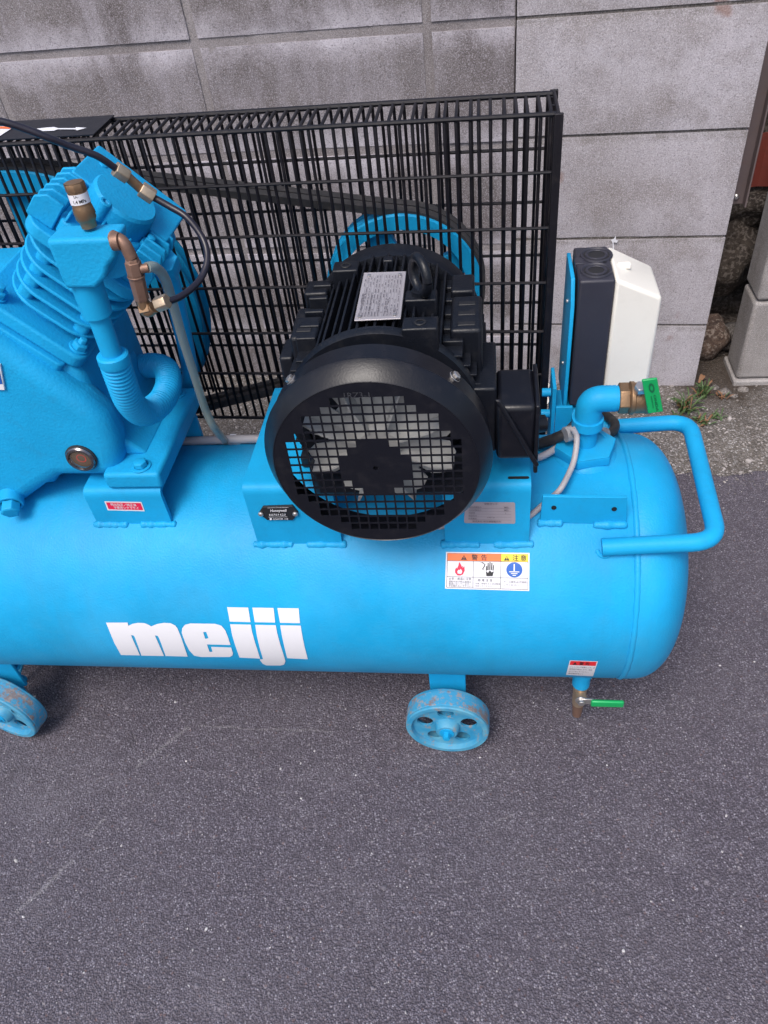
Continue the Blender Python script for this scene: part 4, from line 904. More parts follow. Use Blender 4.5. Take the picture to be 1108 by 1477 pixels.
# fan
bm = MB(); fy = MY0 + .044
lathe(bm, [(0, -.012), (.022, -.011), (.026, -.002), (.056, .006), (.056, .008), (0, .008)], (MX, fy, MZ), (0, 1, 0), 48)
fan = obj('cooling_fan', bm, M_FAN, motor, smooth=True, ang=40)
bl = MB(); 
prism(bl, [(.022, -.014, -.001), (.060, -.018, -.001), (.082, -.010, -.001), (.082, .014, -.001), (.060, .012, -.001), (.022, .004, -.001)], (0, 0, .0022))
prism(bl, [(.040, .002, -.016), (.066, .002, -.024), (.079, .003, -.018), (.081, .006, .010), (.070, .006, .021), (.040, .005, .016)], (0, .0015, 0))
blade_me = bpy.data.meshes.new('blade'); bl.to_mesh(blade_me); bl.free(); blade_me.materials.append(M_FAN)
for kk in range(8):
    c = bpy.data.objects.new('fan_blade', blade_me); COL.objects.link(c); c.parent = motor; c.matrix_parent_inverse = Matrix.Identity(4)
    c.matrix_basis = Matrix.Translation((MX, fy, MZ)) @ Matrix.Rotation(R(22 + 45 * kk), 4, 'Y')
# fins along the barrel
M_ = lambda a: Vector((math.sin(a), 0, math.cos(a)))     # angle from the top, clockwise to +X
for deg in list(range(-36, 38, 9)):
    pass
def fin_along(x, z0, z1, y0, y1, th=.0028):
    bm = MB(); box(bm, (MX + x - th / 2, y0, MZ + z0), (MX + x + th / 2, y1, MZ + z1)); return obj('cooling_fin', bm, M_MOTOR, motor, bevel=.0008, seg=2)
for i in range(-7, 8):
    x = i * .0092
    zt_ = math.sqrt(max(.106 ** 2 - x * x, 0))
    fin_along(x, math.sqrt(.0915 ** 2 - x * x) - .004, zt_ - (.003 if i % 2 else 0), .673, .842)
for s in (-1, 1):
    for i in range(-5, 7):
        z = i * .0115; r_ = math.sqrt(max(.111 ** 2 - z * z, 0)); bm = MB()
        x0, x1 = sorted((s * (math.sqrt(max(.0915 ** 2 - z * z, 0)) - .004), s * r_))
        box(bm, (MX + x0, .676, MZ + z - .0014), (MX + x1, .840, MZ + z + .0014)); obj('cooling_fin', bm, M_MOTOR, motor, bevel=.0006, seg=2)
# drive end bell
bm = MB(); lathe(bm, [(.090, 0), (.1035, .003), (.1055, .010), (.1055, .030), (.103, .034), (.100, .0345), (.085, .046), (.045, .052), (.025, .058), (.025, .062), (0, .062)], (MX, .838, MZ), (0, 1, 0), 64); obj('end_bell', bm, M_MOTOR, motor, smooth=True, ang=30)
bm = MB(); lathe(bm, [(.088, 0), (.104, 0), (.106, .004), (.106, .012), (.100, .016)], (MX, .668, MZ), (0, 1, 0), 64); obj('end_bell', bm, M_MOTOR, motor, smooth=True, ang=30)
# shoulder pads with bolt bosses
def pad(px, py, yy, sx, sy, sz, hole=True, dz=0, rot=0):
    zp = MZ + dz
    p = at(px, py, z=zp); bm = MB(); Mx = Matrix.Translation((p.x, p.y, zp)) @ Matrix.Rotation(rot, 4, 'Y')
    box(bm, (-sx / 2, -sy / 2, -sz), (sx / 2, sy / 2, 0), Mx); o = obj('boss', bm, M_MOTOR, motor, bevel=.002)
    if hole:
        bm = MB(); lathe(bm, [(.0062, .0004), (.0058, .0008), (.0038, .0008), (.0036, -.002), (0, -.002)], Mx @ Vector((0, 0, 0)), Mx.to_3x3() @ Vector((0, 0, 1)), 16); obj('bolt_hole', bm, M_PBLACK, motor, smooth=True)
    return p
pad(499, 383, 0, .030, .024, .030, True, .103)
pad(606, 465, 0, .036, .024, .034, True, .108)
pad(607, 425, 0, .034, .022, .030, False, .107)
pad(560, 372, 0, .012, .012, .02, False, .108)
# corner lugs stepping down on both sides
def lug(x0, x1, y0, y1, z0, z1, bev=.003):
    bm = MB(); box(bm, (x0, y0, z0), (x1, y1, z1)); return obj('housing_lug', bm, M_MOTOR, motor, bevel=bev)
lug(MX - .096, MX - .066, .700, .745, MZ - .03, MZ + .084, .004); lug(MX - .112, MX - .0965, .70, .74, MZ - .03, MZ + .06); lug(MX - .104, MX - .080, .748, .79, MZ - .02, MZ + .070)
lug(MX - .098, MX - .070, .80, .832, MZ, MZ + .082)
lug(MX + .074, MX + .107, .700, .772, MZ - .03, MZ + .086, .004); lug(MX + .072, MX + .098, .79, .83, MZ, MZ + .082)
for y_ in (.712, .733, .754):
    bm = MB(); box(bm, (MX + .082, y_ - .0035, MZ + .0855), (MX + .100, y_ + .0035, MZ + .0868)); obj('housing_slot', bm, M_PBLACK, motor, bevel=.001)
for (y_, x_) in ((.715, -.082),):
    bm = MB(); box(bm, (MX + x_ - .008, y_ - .0035, MZ + .0835), (MX + x_ + .008, y_ + .0035, MZ + .0848)); obj('housing_slot', bm, M_PBLACK, motor, bevel=.001)
for s in (-1, 1):
    for y_ in (.695, .72, .75, .78, .81):
        x0, x1 = sorted((MX + s * .066, MX + s * .088)); lug(x0, x1, y_, y_ + .007, MZ + .05, MZ + .086 - (.01 if s > 0 else 0), .0015)
lug(MX - .092, MX + .092, .652, .69, MZ - .104, MZ - .045, .01)  # dark block added for the cowl's dim inside, hides blue behind the grille
# feet
for s in (-1, 1):
    x0, x1 = sorted((MX + s * .055, MX + s * .11)); lug(x0, x1, .69, .83, .5125, .53, .003); lug(min(x0, x1) + .01, max(x0, x1) - .015, .70, .82, .531, MZ - .03, .004)
# nameplate
zpn = MZ + .1095
npq = [(525, 393), (586, 391), (578, 459), (511, 462)]
np3 = [at(*q_, z=zpn) for q_ in npq]
bm = MB(); prism(bm, [Vector((v.x, v.y, zpn - .0015)) for v in np3], (0, 0, .0015)); npo = obj('nameplate', bm, M_PLATE, motor, bevel=.0006)
random.seed(5)
pieces = []
for i in range(13):
    x = 7 + i * 6.6; y = 7
    pieces.append(fill2d([rect(x + 2.6, 6, x + 3.0, 95)]))
    while y < 90:
        L = random.uniform(2, 11)
        if random.random() < .75: pieces.append(fill2d([rect(x - .9, y, x + random.uniform(.3, 1.1), min(y + L, 93))]))
        y += L + random.uniform(1, 4)
for i, tx_ in enumerate(('三相誘導電動機', '3.7kW 4P 200V', '15.0A 1730min', 'TYPE 1RZ3', 'No.')):
    b_ = text2d(tx_, 6, 0, 0)
    for v in b_.verts: v.co = Vector((-v.co.y + 12 + i * 18, v.co.x + 14, 0))
    pieces.append(b_)
pb = nrm(join(*pieces), 96, 100)
nm_map = quad_map(npq, lambda px, py: at(px, py, z=zpn + .0004))
obj('printed_text', mapped(pb, nm_map), M_PGREY, motor)
for u, v in ((.14, .93), (.86, .93), (.1, .07), (.86, .08)):
    bm = MB(); lathe(bm, [(.0021, 0), (.0019, .001), (0, .0016)], nm_map(u, v), (0, 0, 1), 10); obj('rivet', bm, M_STEEL, motor, smooth=True)
# eye bolt
ec = at(606, 397, z=MZ + .128); bm = MB()
ring = []
for k_ in range(33):
    a = 2 * math.pi * k_ / 32; ring.append(Vector((ec.x + .0185 * math.cos(a) * math.cos(R(62)), ec.y - .0185 * math.cos(a) * math.sin(R(62)), ec.z + .0185 * math.sin(a))))
tube(bm, ring, .0052, 14, False); cyl(bm, (ec.x, ec.y, MZ + .098), (ec.x, ec.y, MZ + .112), .010, 20); obj('eye_bolt', bm, M_MOTOR, motor, smooth=True)
# terminal box on the right side
tyf = .655
A = at(722, 590, y=tyf); 
tx0, tx1 = at(716, 600, y=tyf).x, at(776, 600, y=tyf).x
tz0, tz1 = at(745, 664, y=tyf).z, at(745, 587, y=tyf).z
tyb = at(745, 530, z=tz1).y
print('tbox', tx0, tx1, tz0, tz1, tyf, tyb)
bm = MB(); box(bm, (tx0, tyf, tz0), (tx1 - .001, tyb, tz1)); tb_ = obj('terminal_box', bm, M_BLACK, motor, bevel=.006)
bm = MB()   # overhanging sloped cover lip
prism(bm, [(tx1 - .0025, tyf - .006, tz0 - .014), (tx1 - .0025, tyf + .004, tz0 - .016), (tx1 - .0025, tyb + .004, tz1 + .002), (tx1 - .0025, tyb - .010, tz1 + .006), (tx1 - .0025, tyf + .0, tz1 + .0)], (.0045, 0, 0)); obj('terminal_box_lid', bm, M_BLACK, motor, bevel=.0015)
pa = [at(714, 578, y=tyf - .002), at(722, 578, y=tyf - .002), at(778, 672, y=tyf - .010), at(772, 675, y=tyf - .010)]
bm = MB(); prism(bm, pa, (0, .004, 0)); obj('box_rib', bm, M_BLACK, motor, bevel=.0015)
bm = MB(); box(bm, (MX + .085, .668, MZ - .05), (tx0 + .0005, .76, MZ + .035)); obj('box_neck', bm, M_MOTOR, motor, bevel=.003)
bm = MB(); cyl(bm, (tx1 - .02, .70, tz0 + .012), (tx1 + .012, .71, tz0 + .008), .010, 18); obj('cable_gland', bm, M_BLACK, motor, smooth=True)

# ================================================================== belt guard
GX1, GZT, GZB, GD = .0760, .817, .391, .072
GX0 = -1.02
def gy_(x): return .930 + .06 * (GX1 - x)
def gz_(x, z): return z
guard = obj('belt_guard', (lambda b: (tube(b, [(x, gy_(x) - .002, gz_(x, GZT)) for x in np.linspace(GX0, GX1, 12)], .0029, 8), tube(b, [(x, gy_(x) + GD, gz_(x, GZT)) for x in np.linspace(GX0, GX1, 12)], .0034, 8), b)[-1])(MB()), M_WIRE, AC, smooth=True)
guard['label'] = 'black box of welded wire around the belt and pulleys'
def hoop_mesh(flip=0):
    b = MB(); rw = .0021
    tube(b, round_path([(0, 0, GZB), (0, 0, GZT), (0, GD, GZT), (0, GD, GZB)], .008, 3), rw, 8); return b
b = hoop_mesh(); hm = bpy.data.meshes.new('wire'); b.to_mesh(hm); b.free(); hm.materials.append(M_WIRE)
for p_ in hm.polygons: p_.use_smooth = True
inv = AC.matrix_basis.inverted()
xx = GX1 - .004; n_w = 0
random.seed(3)
while xx > GX0:
    c = bpy.data.objects.new('guard_wire', hm); COL.objects.link(c); c.parent = guard
    c.matrix_basis = Matrix.Translation((xx, gy_(xx), gz_(xx, 0))) @ Matrix.Rotation(random.uniform(-.003, .003), 4, 'Y')
    c.matrix_parent_inverse = inv @ Matrix.Identity(4) if False else Matrix.Identity(4)
    xx -= .01325; n_w += 1
# (guard mesh holds world coordinates relative to AC's inverse, so children need the same offset)
for c in [o for o in COL.objects if o.parent == guard]: c.matrix_parent_inverse = Matrix.Identity(4)
def rail(zf, back, r=.0018):
    b = MB(); dy = (GD + .0035) if back else -.0035
    tube(b, [(x, gy_(x) + dy, gz_(x, zf)) for x in np.linspace(GX0, GX1 - .003, 14)], r, 8)
    return obj('guard_rail', b, M_WIRE, guard, smooth=True)
RZ = [at(760, py, y=gy_(.04)).z - .0006 for py in (247.5, 327, 405.5, 475.5, 537)]
print('rails', RZ)
for z_ in RZ: rail(z_, False, .0021); rail(z_, True, .0021)
rail(GZB + .004, False, .0026); rail(GZB + .004, True, .0022)
b = MB()
for dy in (.03, .064): tube(b, [(x, gy_(x) + dy, gz_(x, GZT + .003)) for x in np.linspace(GX0, GX1, 10)], .0018, 8)
b.free()
# end frame: flat bars and short cross wires
for yy in (-.0065, GD + .0075):
    b = MB(); box(b, (GX1 - .0025, gy_(GX1) + yy - .0028, GZB - (.035 if yy < .01 else 0)), (GX1 + .0070, gy_(GX1) + yy + .0028, GZT + .002)); obj('end_bar', b, M_WIRE, guard, bevel=.0008)
for yq in (.030, .060):
    b = MB(); tube(b, [(GX1 - .001, gy_(GX1) + yq, GZB), (GX1 - .001, gy_(GX1) + yq, GZT)], .0026, 8); obj('guard_wire', b, M_WIRE, guard, smooth=True)
for z_ in RZ + [GZT, GZB + .002]:
    b = MB(); tube(b, [(GX1 + .002, gy_(GX1) - .004, z_), (GX1 + .002, gy_(GX1) + GD + .004, z_)], .0022, 8); obj('guard_rail', b, M_WIRE, guard, smooth=True)
# solid top plate at the left with stickers
px0, px1 = -.95, at(135, 195, z=.822).x
b = MB(); zz_ = lambda x: gz_(x, GZT) + .0045
vs4 = [b.verts.new(v) for v in ((px0, gy_(px0) - .002, zz_(px0)), (px1, gy_(px1) - .002, zz_(px1)), (px1, gy_(px1) + GD, zz_(px1)), (px0, gy_(px0) + GD, zz_(px0)))]
b.faces.new(vs4); r_ = bmesh.ops.extrude_face_region(b, geom=b.faces[:]); 
for v in [g for g in r_['geom'] if isinstance(g, bmesh.types.BMVert)]: v.co.z += .0015
bmesh.ops.recalc_face_normals(b, faces=b.faces[:])
gp_ = obj('top_plate', b, M_BLACK, guard)
def onplate(px, py, lift=.002):
    z_ = .83
    for _ in range(4): p = at(px, py, z=z_); z_ = zz_(p.x) + .0015 + lift * .3
    return p
arrow = [(53, 185.5), (62, 189), (78, 188.5), (83, 186.5), (109, 186.5), (111, 188), (125, 184.3), (109, 183.3), (110, 184.7), (84, 184.7), (78, 183), (64, 184.2)]
obj('rotation_arrow', mapped(fill2d([arrow]), lambda x, y: onplate(x, y)), M_PWHITE, guard)
obj('warning_sticker', mapped(fill2d([[(-60, 180.5), (21, 182.5), (0, 196), (-60, 197)]]), lambda x, y: onplate(x, y)), M_PWHITE, guard)
obj('sticker_band', mapped(fill2d([[(-60, 180.8), (20, 182.8), (14, 185.5), (-60, 184)]]), lambda x, y: onplate(x, y, .004)), M_PORANGE, guard)

# ================================================================== pulleys and belts
PY_ = gy_(MX) + .036
FX, FZ, FR = -.635, .565, .214
FY = gy_(FX) + .037
def pulley(name, c, Rr, wd, nsp, hubr, spw, rimt, m_, grooves=2):
    root = None
    b = MB(); prof = [(Rr - rimt, -wd / 2), (Rr - .002, -wd / 2), (Rr, -wd / 2 + .002)]
    for g_ in range(grooves):
        a0 = -wd / 2 + .004 + g_ * (wd - .008) / grooves; gw = (wd - .008) / grooves
        prof += [(Rr, a0 + .0005), (Rr - .009, a0 + gw * .3), (Rr - .009, a0 + gw * .7), (Rr, a0 + gw - .0005)]
    prof += [(Rr, wd / 2 - .002), (Rr - .002, wd / 2), (Rr - rimt, wd / 2), (Rr - rimt, -wd / 2)]
    lathe(b, prof, c, (0, 1, 0), 96); root = obj(name, b, m_, AC, smooth=True, ang=25)
    b = MB(); lathe(b, [(0, -wd * .55), (hubr, -wd * .55), (hubr, wd * .55), (0, wd * .55)], c, (0, 1, 0), 32); obj('pulley_hub', b, m_, root, smooth=True)
    for k_ in range(nsp):
        a = 2 * math.pi * (k_ + .25) / nsp; ca, sa = math.cos(a), math.sin(a)
        b = MB(); Mx = Matrix.Translation(c) @ Matrix.Rotation(-a, 4, 'Y'); box(b, (hubr * .8, -.007, -spw / 2), (Rr - rimt + .002, .007, spw / 2), Mx); obj('spoke', b, m_, root, bevel=.003)
    return root
mpu = pulley('motor_pulley', Vector((MX, PY_, MZ - .004)), .106, .040, 4, .030, .034, .020, M_BLUE)
flw = pulley('flywheel', Vector((FX, FY, FZ)), FR, .044, 5, .045, .040, .030, M_BLUE)
b = MB(); cyl(b, (MX, .895, MZ), (MX, PY_ + .01, MZ), .014, 20); obj('motor_shaft', b, M_STEEL, motor, smooth=True)
# belts: open loop around both pulleys
def belt(off):
    r1, r2 = FR + .0005, .1062; c1, c2 = Vector((FX, FZ)), Vector((MX, MZ - .004)); d = c2 - c1; D = d.length; th = math.atan2(d.y, d.x); al = math.acos((r1 - r2) / D)
    pts = []
    for k_ in range(41): a = th + al + (2 * math.pi - 2 * al) * k_ / 40; pts.append((c1.x + r1 * math.cos(a), c1.y + r1 * math.sin(a), 0))
    p_a = Vector(pts[-1][:2]); a2 = th - al; q_a = Vector((c2.x + r2 * math.cos(a2), c2.y + r2 * math.sin(a2)))
    for k_ in range(1, 8): q = p_a.lerp(q_a, k_ / 8); pts.append((q.x, q.y, 0))
    for k_ in range(31): a = th - al + 2 * al * k_ / 30; pts.append((c2.x + r2 * math.cos(a), c2.y + r2 * math.sin(a), 0))
    p_b = Vector(pts[-1][:2]); q_b = Vector(pts[0][:2])
    for k_ in range(1, 8): q = p_b.lerp(q_b, k_ / 8); pts.append((q.x, q.y, 0))
    b = MB(); n = len(pts); rings = []
    for i in range(n):
        p = Vector(pts[i][:2]); t = (Vector(pts[(i + 1) % n][:2]) - Vector(pts[i - 1][:2])).normalized(); nn = Vector((t.y, -t.x))
        f = (p.x - FX) / (MX - FX); yy = FY + (PY_ - FY) * min(max(f, 0), 1) + off
        rings.append([b.verts.new((p.x + nn.x * h, yy + s, p.y + nn.y * h)) for h, s in ((.0035, -.0078), (.0035, .0078), (-.007, .005), (-.007, -.005))])
    for i in range(n):
        A_, B_ = rings[i], rings[(i + 1) % n]
        for k_ in range(4): b.faces.new((A_[k_], A_[(k_ + 1) % 4], B_[(k_ + 1) % 4], B_[k_]))
    bmesh.ops.recalc_face_normals(b, faces=b.faces[:])
    return obj('drive_belt', b, M_BELT, AC)
belt(-.0095); belt(.0095)

# ================================================================== pump
C0 = Vector((-.635, 0, .565)); qh = 2 ** -.5
def L_(s, y, h, side=1): return Vector((C0.x + side * (h + s) * qh, y, C0.z + (h - s) * qh))
# crankcase: extruded outline
yf, yr = .700, .885
half = [(.118, .5165 + .0), (.235, .5165)]
outl = [(.228, .4905), (.228, .5145), (.200, .5165), (.172, .530), (.160, .56), (.158, .62), (.170, .655)]
# seat corners
sA = L_(.060, 0, .165); sB = L_(-.060, 0, .165)
pts = [(-.07, .462), (.07, .462), (.115, .530), (.16, .530)] 
P2 = [(.0, .455), (.055, .462), (.105, .515), (.125, .533), (.150, .533)]
P2 = P2 + [(.165, .545), (.164, .60), (sA.x - C0.x + .004, sA.z - .012), (sA.x - C0.x, sA.z), (sB.x - C0.x, sB.z)]
full = P2 + [(-x, z) for x, z in reversed(P2[1:])]
b = MB(); prism(b, [(C0.x + x, .722, z) for x, z in full], (0, yr - .722, 0)); pump = obj('pump', b, M_CAST, AC, bevel=.011, seg=4)
pump['label'] = 'blue cast two cylinder piston pump leaning over the flywheel'
# bearing bulge on the front face
FRONT_Y = .694
fo = [at(-110, 425, y=FRONT_Y), at(0, 500, y=FRONT_Y), at(112, 577, y=FRONT_Y), at(146, 604, y=FRONT_Y), at(166, 640, y=FRONT_Y), at(176, 690, y=FRONT_Y), at(150, 692, y=FRONT_Y), at(88, 692, y=FRONT_Y), at(60, 708, y=FRONT_Y), at(0, 752, y=FRONT_Y), at(-60, 765, y=FRONT_Y), at(-300, 700, y=FRONT_Y), at(-320, 560, y=FRONT_Y)]
b = MB(); prism(b, fo, (0, .05, 0)); obj('crank_cover', b, M_CAST, pump, bevel=.020, seg=6)
# feet
for sd_ in (1, -1):
    x0, x1 = sorted((C0.x + sd_ * .158, C0.x + sd_ * .232)); b = MB(); box(b, (x0, .681, .4895), (x1, .868, .514)); obj('pump_foot', b, M_CAST, pump, bevel=.005)
    # sloping web between foot and wall
    b = MB(); prism(b, [(C0.x + sd_ * .150, yf + .020, .512), (C0.x + sd_ * .205, yf + .020, .512), (C0.x + sd_ * .175, yf + .020, .545), (C0.x + sd_ * .160, yf + .020, .60), (C0.x + sd_ * .150, yf + .020, .62)], (0, .868 - yf - .03, 0)); obj('foot_web', b, M_CAST, pump, bevel=.006)
    for yy in (at(202, 668, z=.52).y, .850):
        b = MB(); c_ = (C0.x + sd_ * (at(202, 668, z=.52).x - C0.x), yy, .514); lathe(b, [(.0125, 0), (.0125, .002), (.0085, .002)], c_, (0, 0, 1), 20); lathe(b, [(.0088, .002), (.0088, .0085), (.007, .0095), (0, .0095)], c_, (0, 0, 1), 6); obj('foot_bolt', b, M_BLUE, pump, bevel=.0006, seg=2)
# oil sight glass
sg = at(118, 660, y=FRONT_Y - .0005)
b = MB(); lathe(b, [(.0185, 0), (.0185, .004), (.0170, .006), (.0145, .0065), (.0135, .004)], sg, (0, -1, 0), 40); sgo = obj('oil_sight_glass', b, M_CHROME, pump, smooth=True, ang=25)
b = MB(); lathe(b, [(.0195, -.001), (.0198, .002), (.0185, .0025)], sg, (0, -1, 0), 40); obj('gasket', b, M_RUBBER, pump, smooth=True)
b = MB(); lathe(b, [(.0138, .001), (0, .001)], sg, (0, -1, 0), 32); obj('oil_disc', b, paint('amber_oil', (.10, .06, .035), .3, 500, .1), pump)
b = MB(); lathe(b, [(.0062, .0016), (.0050, .0016)], sg, (0, -1, 0), 28); obj('level_ring', b, M_PRED, pump)
b = MB(); lathe(b, [(.0138, .0045), (.010, .0062), (0, .0068)], sg, (0, -1, 0), 32); obj('glass_pane', b, M_GLASS, pump, smooth=True)
# drain plug low on the belly
dp = at(16, 724, y=.688); b = MB(); lathe(b, [(.016, -.012), (.016, .004), (.0125, .004)], dp, (.25, -1, -.35), 24); lathe(b, [(.0125, .004), (.0125, .016), (.010, .018), (0, .018)], dp, (.25, -1, -.35), 6); obj('oil_plug', b, M_BLUE, pump, bevel=.0008)
# badge cut by the frame
bq = [at(-60, 515, y=FRONT_Y - .003), at(0, 526, y=FRONT_Y - .003), at(7, 563, y=FRONT_Y - .003), at(-52, 560, y=FRONT_Y - .003)]
b = MB(); prism(b, bq, (0, .003, 0)); obj('badge', b, M_PWHITE, pump, bevel=.0006)
bq2 = [at(-56, 519, y=FRONT_Y - .0036), at(-2, 530, y=FRONT_Y - .0036), at(3.5, 554, y=FRONT_Y - .0036), at(-50, 553, y=FRONT_Y - .0036)]
b = MB(); b.faces.new([b.verts.new(v) for v in bq2]); obj('badge_panel', b, M_PBLUE, pump)
# cylinders on both sides of the V
def Lm(side):
    x = Vector((side * qh, 0, -qh)); z = Vector((side * qh, 0, qh)); y = Vector((0, 1, 0))
    Mx = Matrix((x, y, z)).transposed().to_4x4(); Mx.translation = Vector((C0.x, .800, C0.z)); return Mx
def rr_prism(b, s0, s1, y0, y1, h0, h1, rad, Mx, n=5):
    lp = []
    for cx_, cy_, a0 in ((s1 - rad, y1 - rad, 0), (s0 + rad, y1 - rad, 90), (s0 + rad, y0 + rad, 180), (s1 - rad, y0 + rad, 270)):
        for k_ in range(n + 1): a = R(a0 + 90 * k_ / n); lp.append((cx_ + rad * math.cos(a), cy_ + rad * math.sin(a), h0))
    prism(b, lp, (0, 0, h1 - h0), Mx)
def cylinder(side):
    Mx = Lm(side)
    b = MB(); rr_prism(b, -.066, .062, -.080, .080, .166, .184, .014, Mx); obj('cylinder_flange', b, M_CAST, pump, bevel=.003)
    b = MB(); rr_prism(b, -.050, .046, -.086, -.02, .150, .1655, .008, Mx); obj('seat_step', b, M_CAST, pump, bevel=.002)
    for s_, y_ in ((-.050, -.064), (.048, -.064), (-.050, .064), (.048, .064)):
        b = MB(); c_ = Mx @ Vector((s_, y_, .184)); ax = Mx.to_3x3() @ Vector((0, 0, 1)); lathe(b, [(.0110, 0), (.0110, .0025), (.008, .0025)], c_, ax, 20); lathe(b, [(.0092, .0025), (.0092, .0090), (.0075, .010), (.0048, .010), (.0048, .0155), (.004, .0165), (0, .0165)], c_, ax, 6); obj('stud_nut', b, M_BLUE, pump, bevel=.0005, seg=2)
    Mh = Mx @ Matrix.Translation((.007, 0, 0)) @ Matrix.Diagonal((.86, 1, 1, 1))
    b = MB(); lathe(b, [(.052, .184), (.052, .30)], (Mx @ Vector((0, 0, 0))), Mx.to_3x3() @ Vector((0, 0, 1)), 40); obj('cylinder_barrel', b, M_CAST, pump, smooth=True)
    for i_ in range(5):
        h = .198 + i_ * .0182; e = .064 + .0015 * i_
        b = MB(); rr_prism(b, -e - .004, e + .004, -e - .004, e + .004, h, h + .0042, .044, Mh, 9); obj('cylinder_fin', b, M_CAST, pump, bevel=.0014, seg=2)
        if i_ < 4:
            b = MB(); rr_prism(b, -.050, -.030, -.062, -.040, h + .0042, h + .0182, .006, Mh, 3); obj('stud_column', b, M_CAST, pump, smooth=True); b = MB(); rr_prism(b, .028, .048, -.062, -.040, h + .0042, h + .0182, .006, Mh, 3); obj('stud_column', b, M_CAST, pump, smooth=True)
    # head
    b = MB(); rr_prism(b, -.076, .076, -.078, .078, .288, .303, .022, Mh, 6); head = obj('cylinder_head', b, M_CAST, pump, bevel=.002)
    b = MB(); rr_prism(b, -.045, .045, -.070, .070, .303, .322, .012, Mh, 4); obj('head_block', b, M_CAST, pump, bevel=.003)
    b = MB(); rr_prism(b, -.066, .068, -.004, .076, .3225, .335, .004, Mh, 3); obj('head_plate', b, M_CAST, pump, bevel=.002)
    # fin banks on both ends of the head, fins standing parallel to the axis
    for sgn in (-1, 1):
        for i_ in range(6):
            yv = -.068 + i_ * .0145
            s0, s1 = sorted((sgn * .045, sgn * .078)); b = MB(); 
            lp = [(s0, yv, .303), (s1, yv, .303), (s1 + (0 if sgn > 0 else .006), yv, .325), (s1 - .006 if sgn > 0 else s1 + .012, yv, .335), (s0, yv, .335)] if sgn > 0 else [(s0, yv, .303), (s1, yv, .303), (s1, yv, .335), (s0 + .012, yv, .335), (s0, yv, .325)]
            prism(b, lp, (0, .0040, 0), Mh); obj('head_fin', b, M_CAST, pump, bevel=.0012, seg=2)
        s0, s1 = sorted((sgn * .060, sgn * .0785)); b = MB(); 
        b.free()
    for i_ in range(5):
        sv = -.038 + i_ * .017
        b = MB(); prism(b, [(sv, -.070, .322), (sv, -.038, .322), (sv, -.038, .332), (sv, -.064, .332)], (.0034, 0, 0), Mh); obj('head_fin', b, M_CAST, pump, bevel=.001, seg=2)
    # round valve cover
    b = MB(); c_ = Mx @ Vector((.008, -.004, .310)); ax = Mx.to_3x3() @ Vector((0, 0, 1)); lathe(b, [(.040, 0), (.040, .010), (.0365, .012), (.0350, .036), (.0325, .0395), (.012, .0402), (0, .0402)], c_, ax, 48); obj('valve_cover', b, M_CAST, pump, smooth=True, ang=28)
    for a in (70, 250):
        v = Mx @ Vector((.008 + .035 * math.cos(R(a)), -.004 + .035 * math.sin(R(a)), .344)); b = MB(); lathe(b, [(.0068, -.016), (.0068, .005), (.0055, .0062), (.0036, .0062), (.0034, .003), (0, .003)], v, ax, 18); obj('cover_boss', b, M_CAST, pump, smooth=True, ang=30)
    for (s_, y_) in ((-.034, -.03), (.050, -.018), (-.032, .045)):
        v = Mx @ Vector((s_, y_, .322)); b = MB(); lathe(b, [(.0085, 0), (.0085, .006), (.005, .006), (.005, .014), (0, .015)], v, ax, 6); obj('stud_nut', b, M_BLUE, pump, bevel=.0005, seg=2)
    b = MB(); prism(b, [(.046, -.040, .303), (.052, -.040, .303), (.052, -.002, .335), (.046, -.002, .335)], (0, .003, 0), Mx); obj('head_rib', b, M_CAST, pump, bevel=.0008)
    return head
cylinder(1); cylinder(-1)
# ---- manifold box in front of the head, with safety valve and outlet branch
by_ = .650
q0 = [at(64, 347, y=by_), at(166, 343, y=by_), at(167, 372, y=by_), at(157, 384, y=by_), at(152, 402, y=by_), at(138, 417, y=by_), at(94, 418, y=by_)]
print('manifold', [tuple(round(c, 3) for c in v) for v in q0])
b = MB(); prism(b, q0, (0, .034, 0)); manif = obj('discharge_manifold', b, M_CAST, AC, bevel=.0045, seg=4)
b = MB(); cyl(b, (q0[0].lerp(q0[1], .5) + Vector((.01, .03, -.03))), L_(.0, .74, .300), .022, 24); obj('manifold_neck', b, M_CAST, manif, smooth=True)
pc0 = at(125, 408, y=by_ + .020); pc1 = at(136, 438, y=by_ + .020); pcb = at(164, 517, y=by_ + .022)
dr = (pcb - pc0).normalized()
b = MB(); cyl(b, pc0 - dr * .01, pc0 + dr * .034, .0158, 28, .0150); obj('pipe_socket', b, M_BLUE, manif, smooth=True, ang=30)
b = MB(); cyl(b, pc0, pcb + dr * .01, .0108, 28); obj('down_pipe', b, M_BLUE, manif, smooth=True)
# bellows pipe
bp = [pcb, at(176, 552, y=by_ + .028), at(188, 580, y=by_ + .040), at(208, 595, y=.715), at(232, 580, y=.755), at(243, 556, y=.795), at(240, 534, y=.83), at(220, 527, y=.85), at(190, 532, y=.86)]
path = smooth_path(bp, 40)
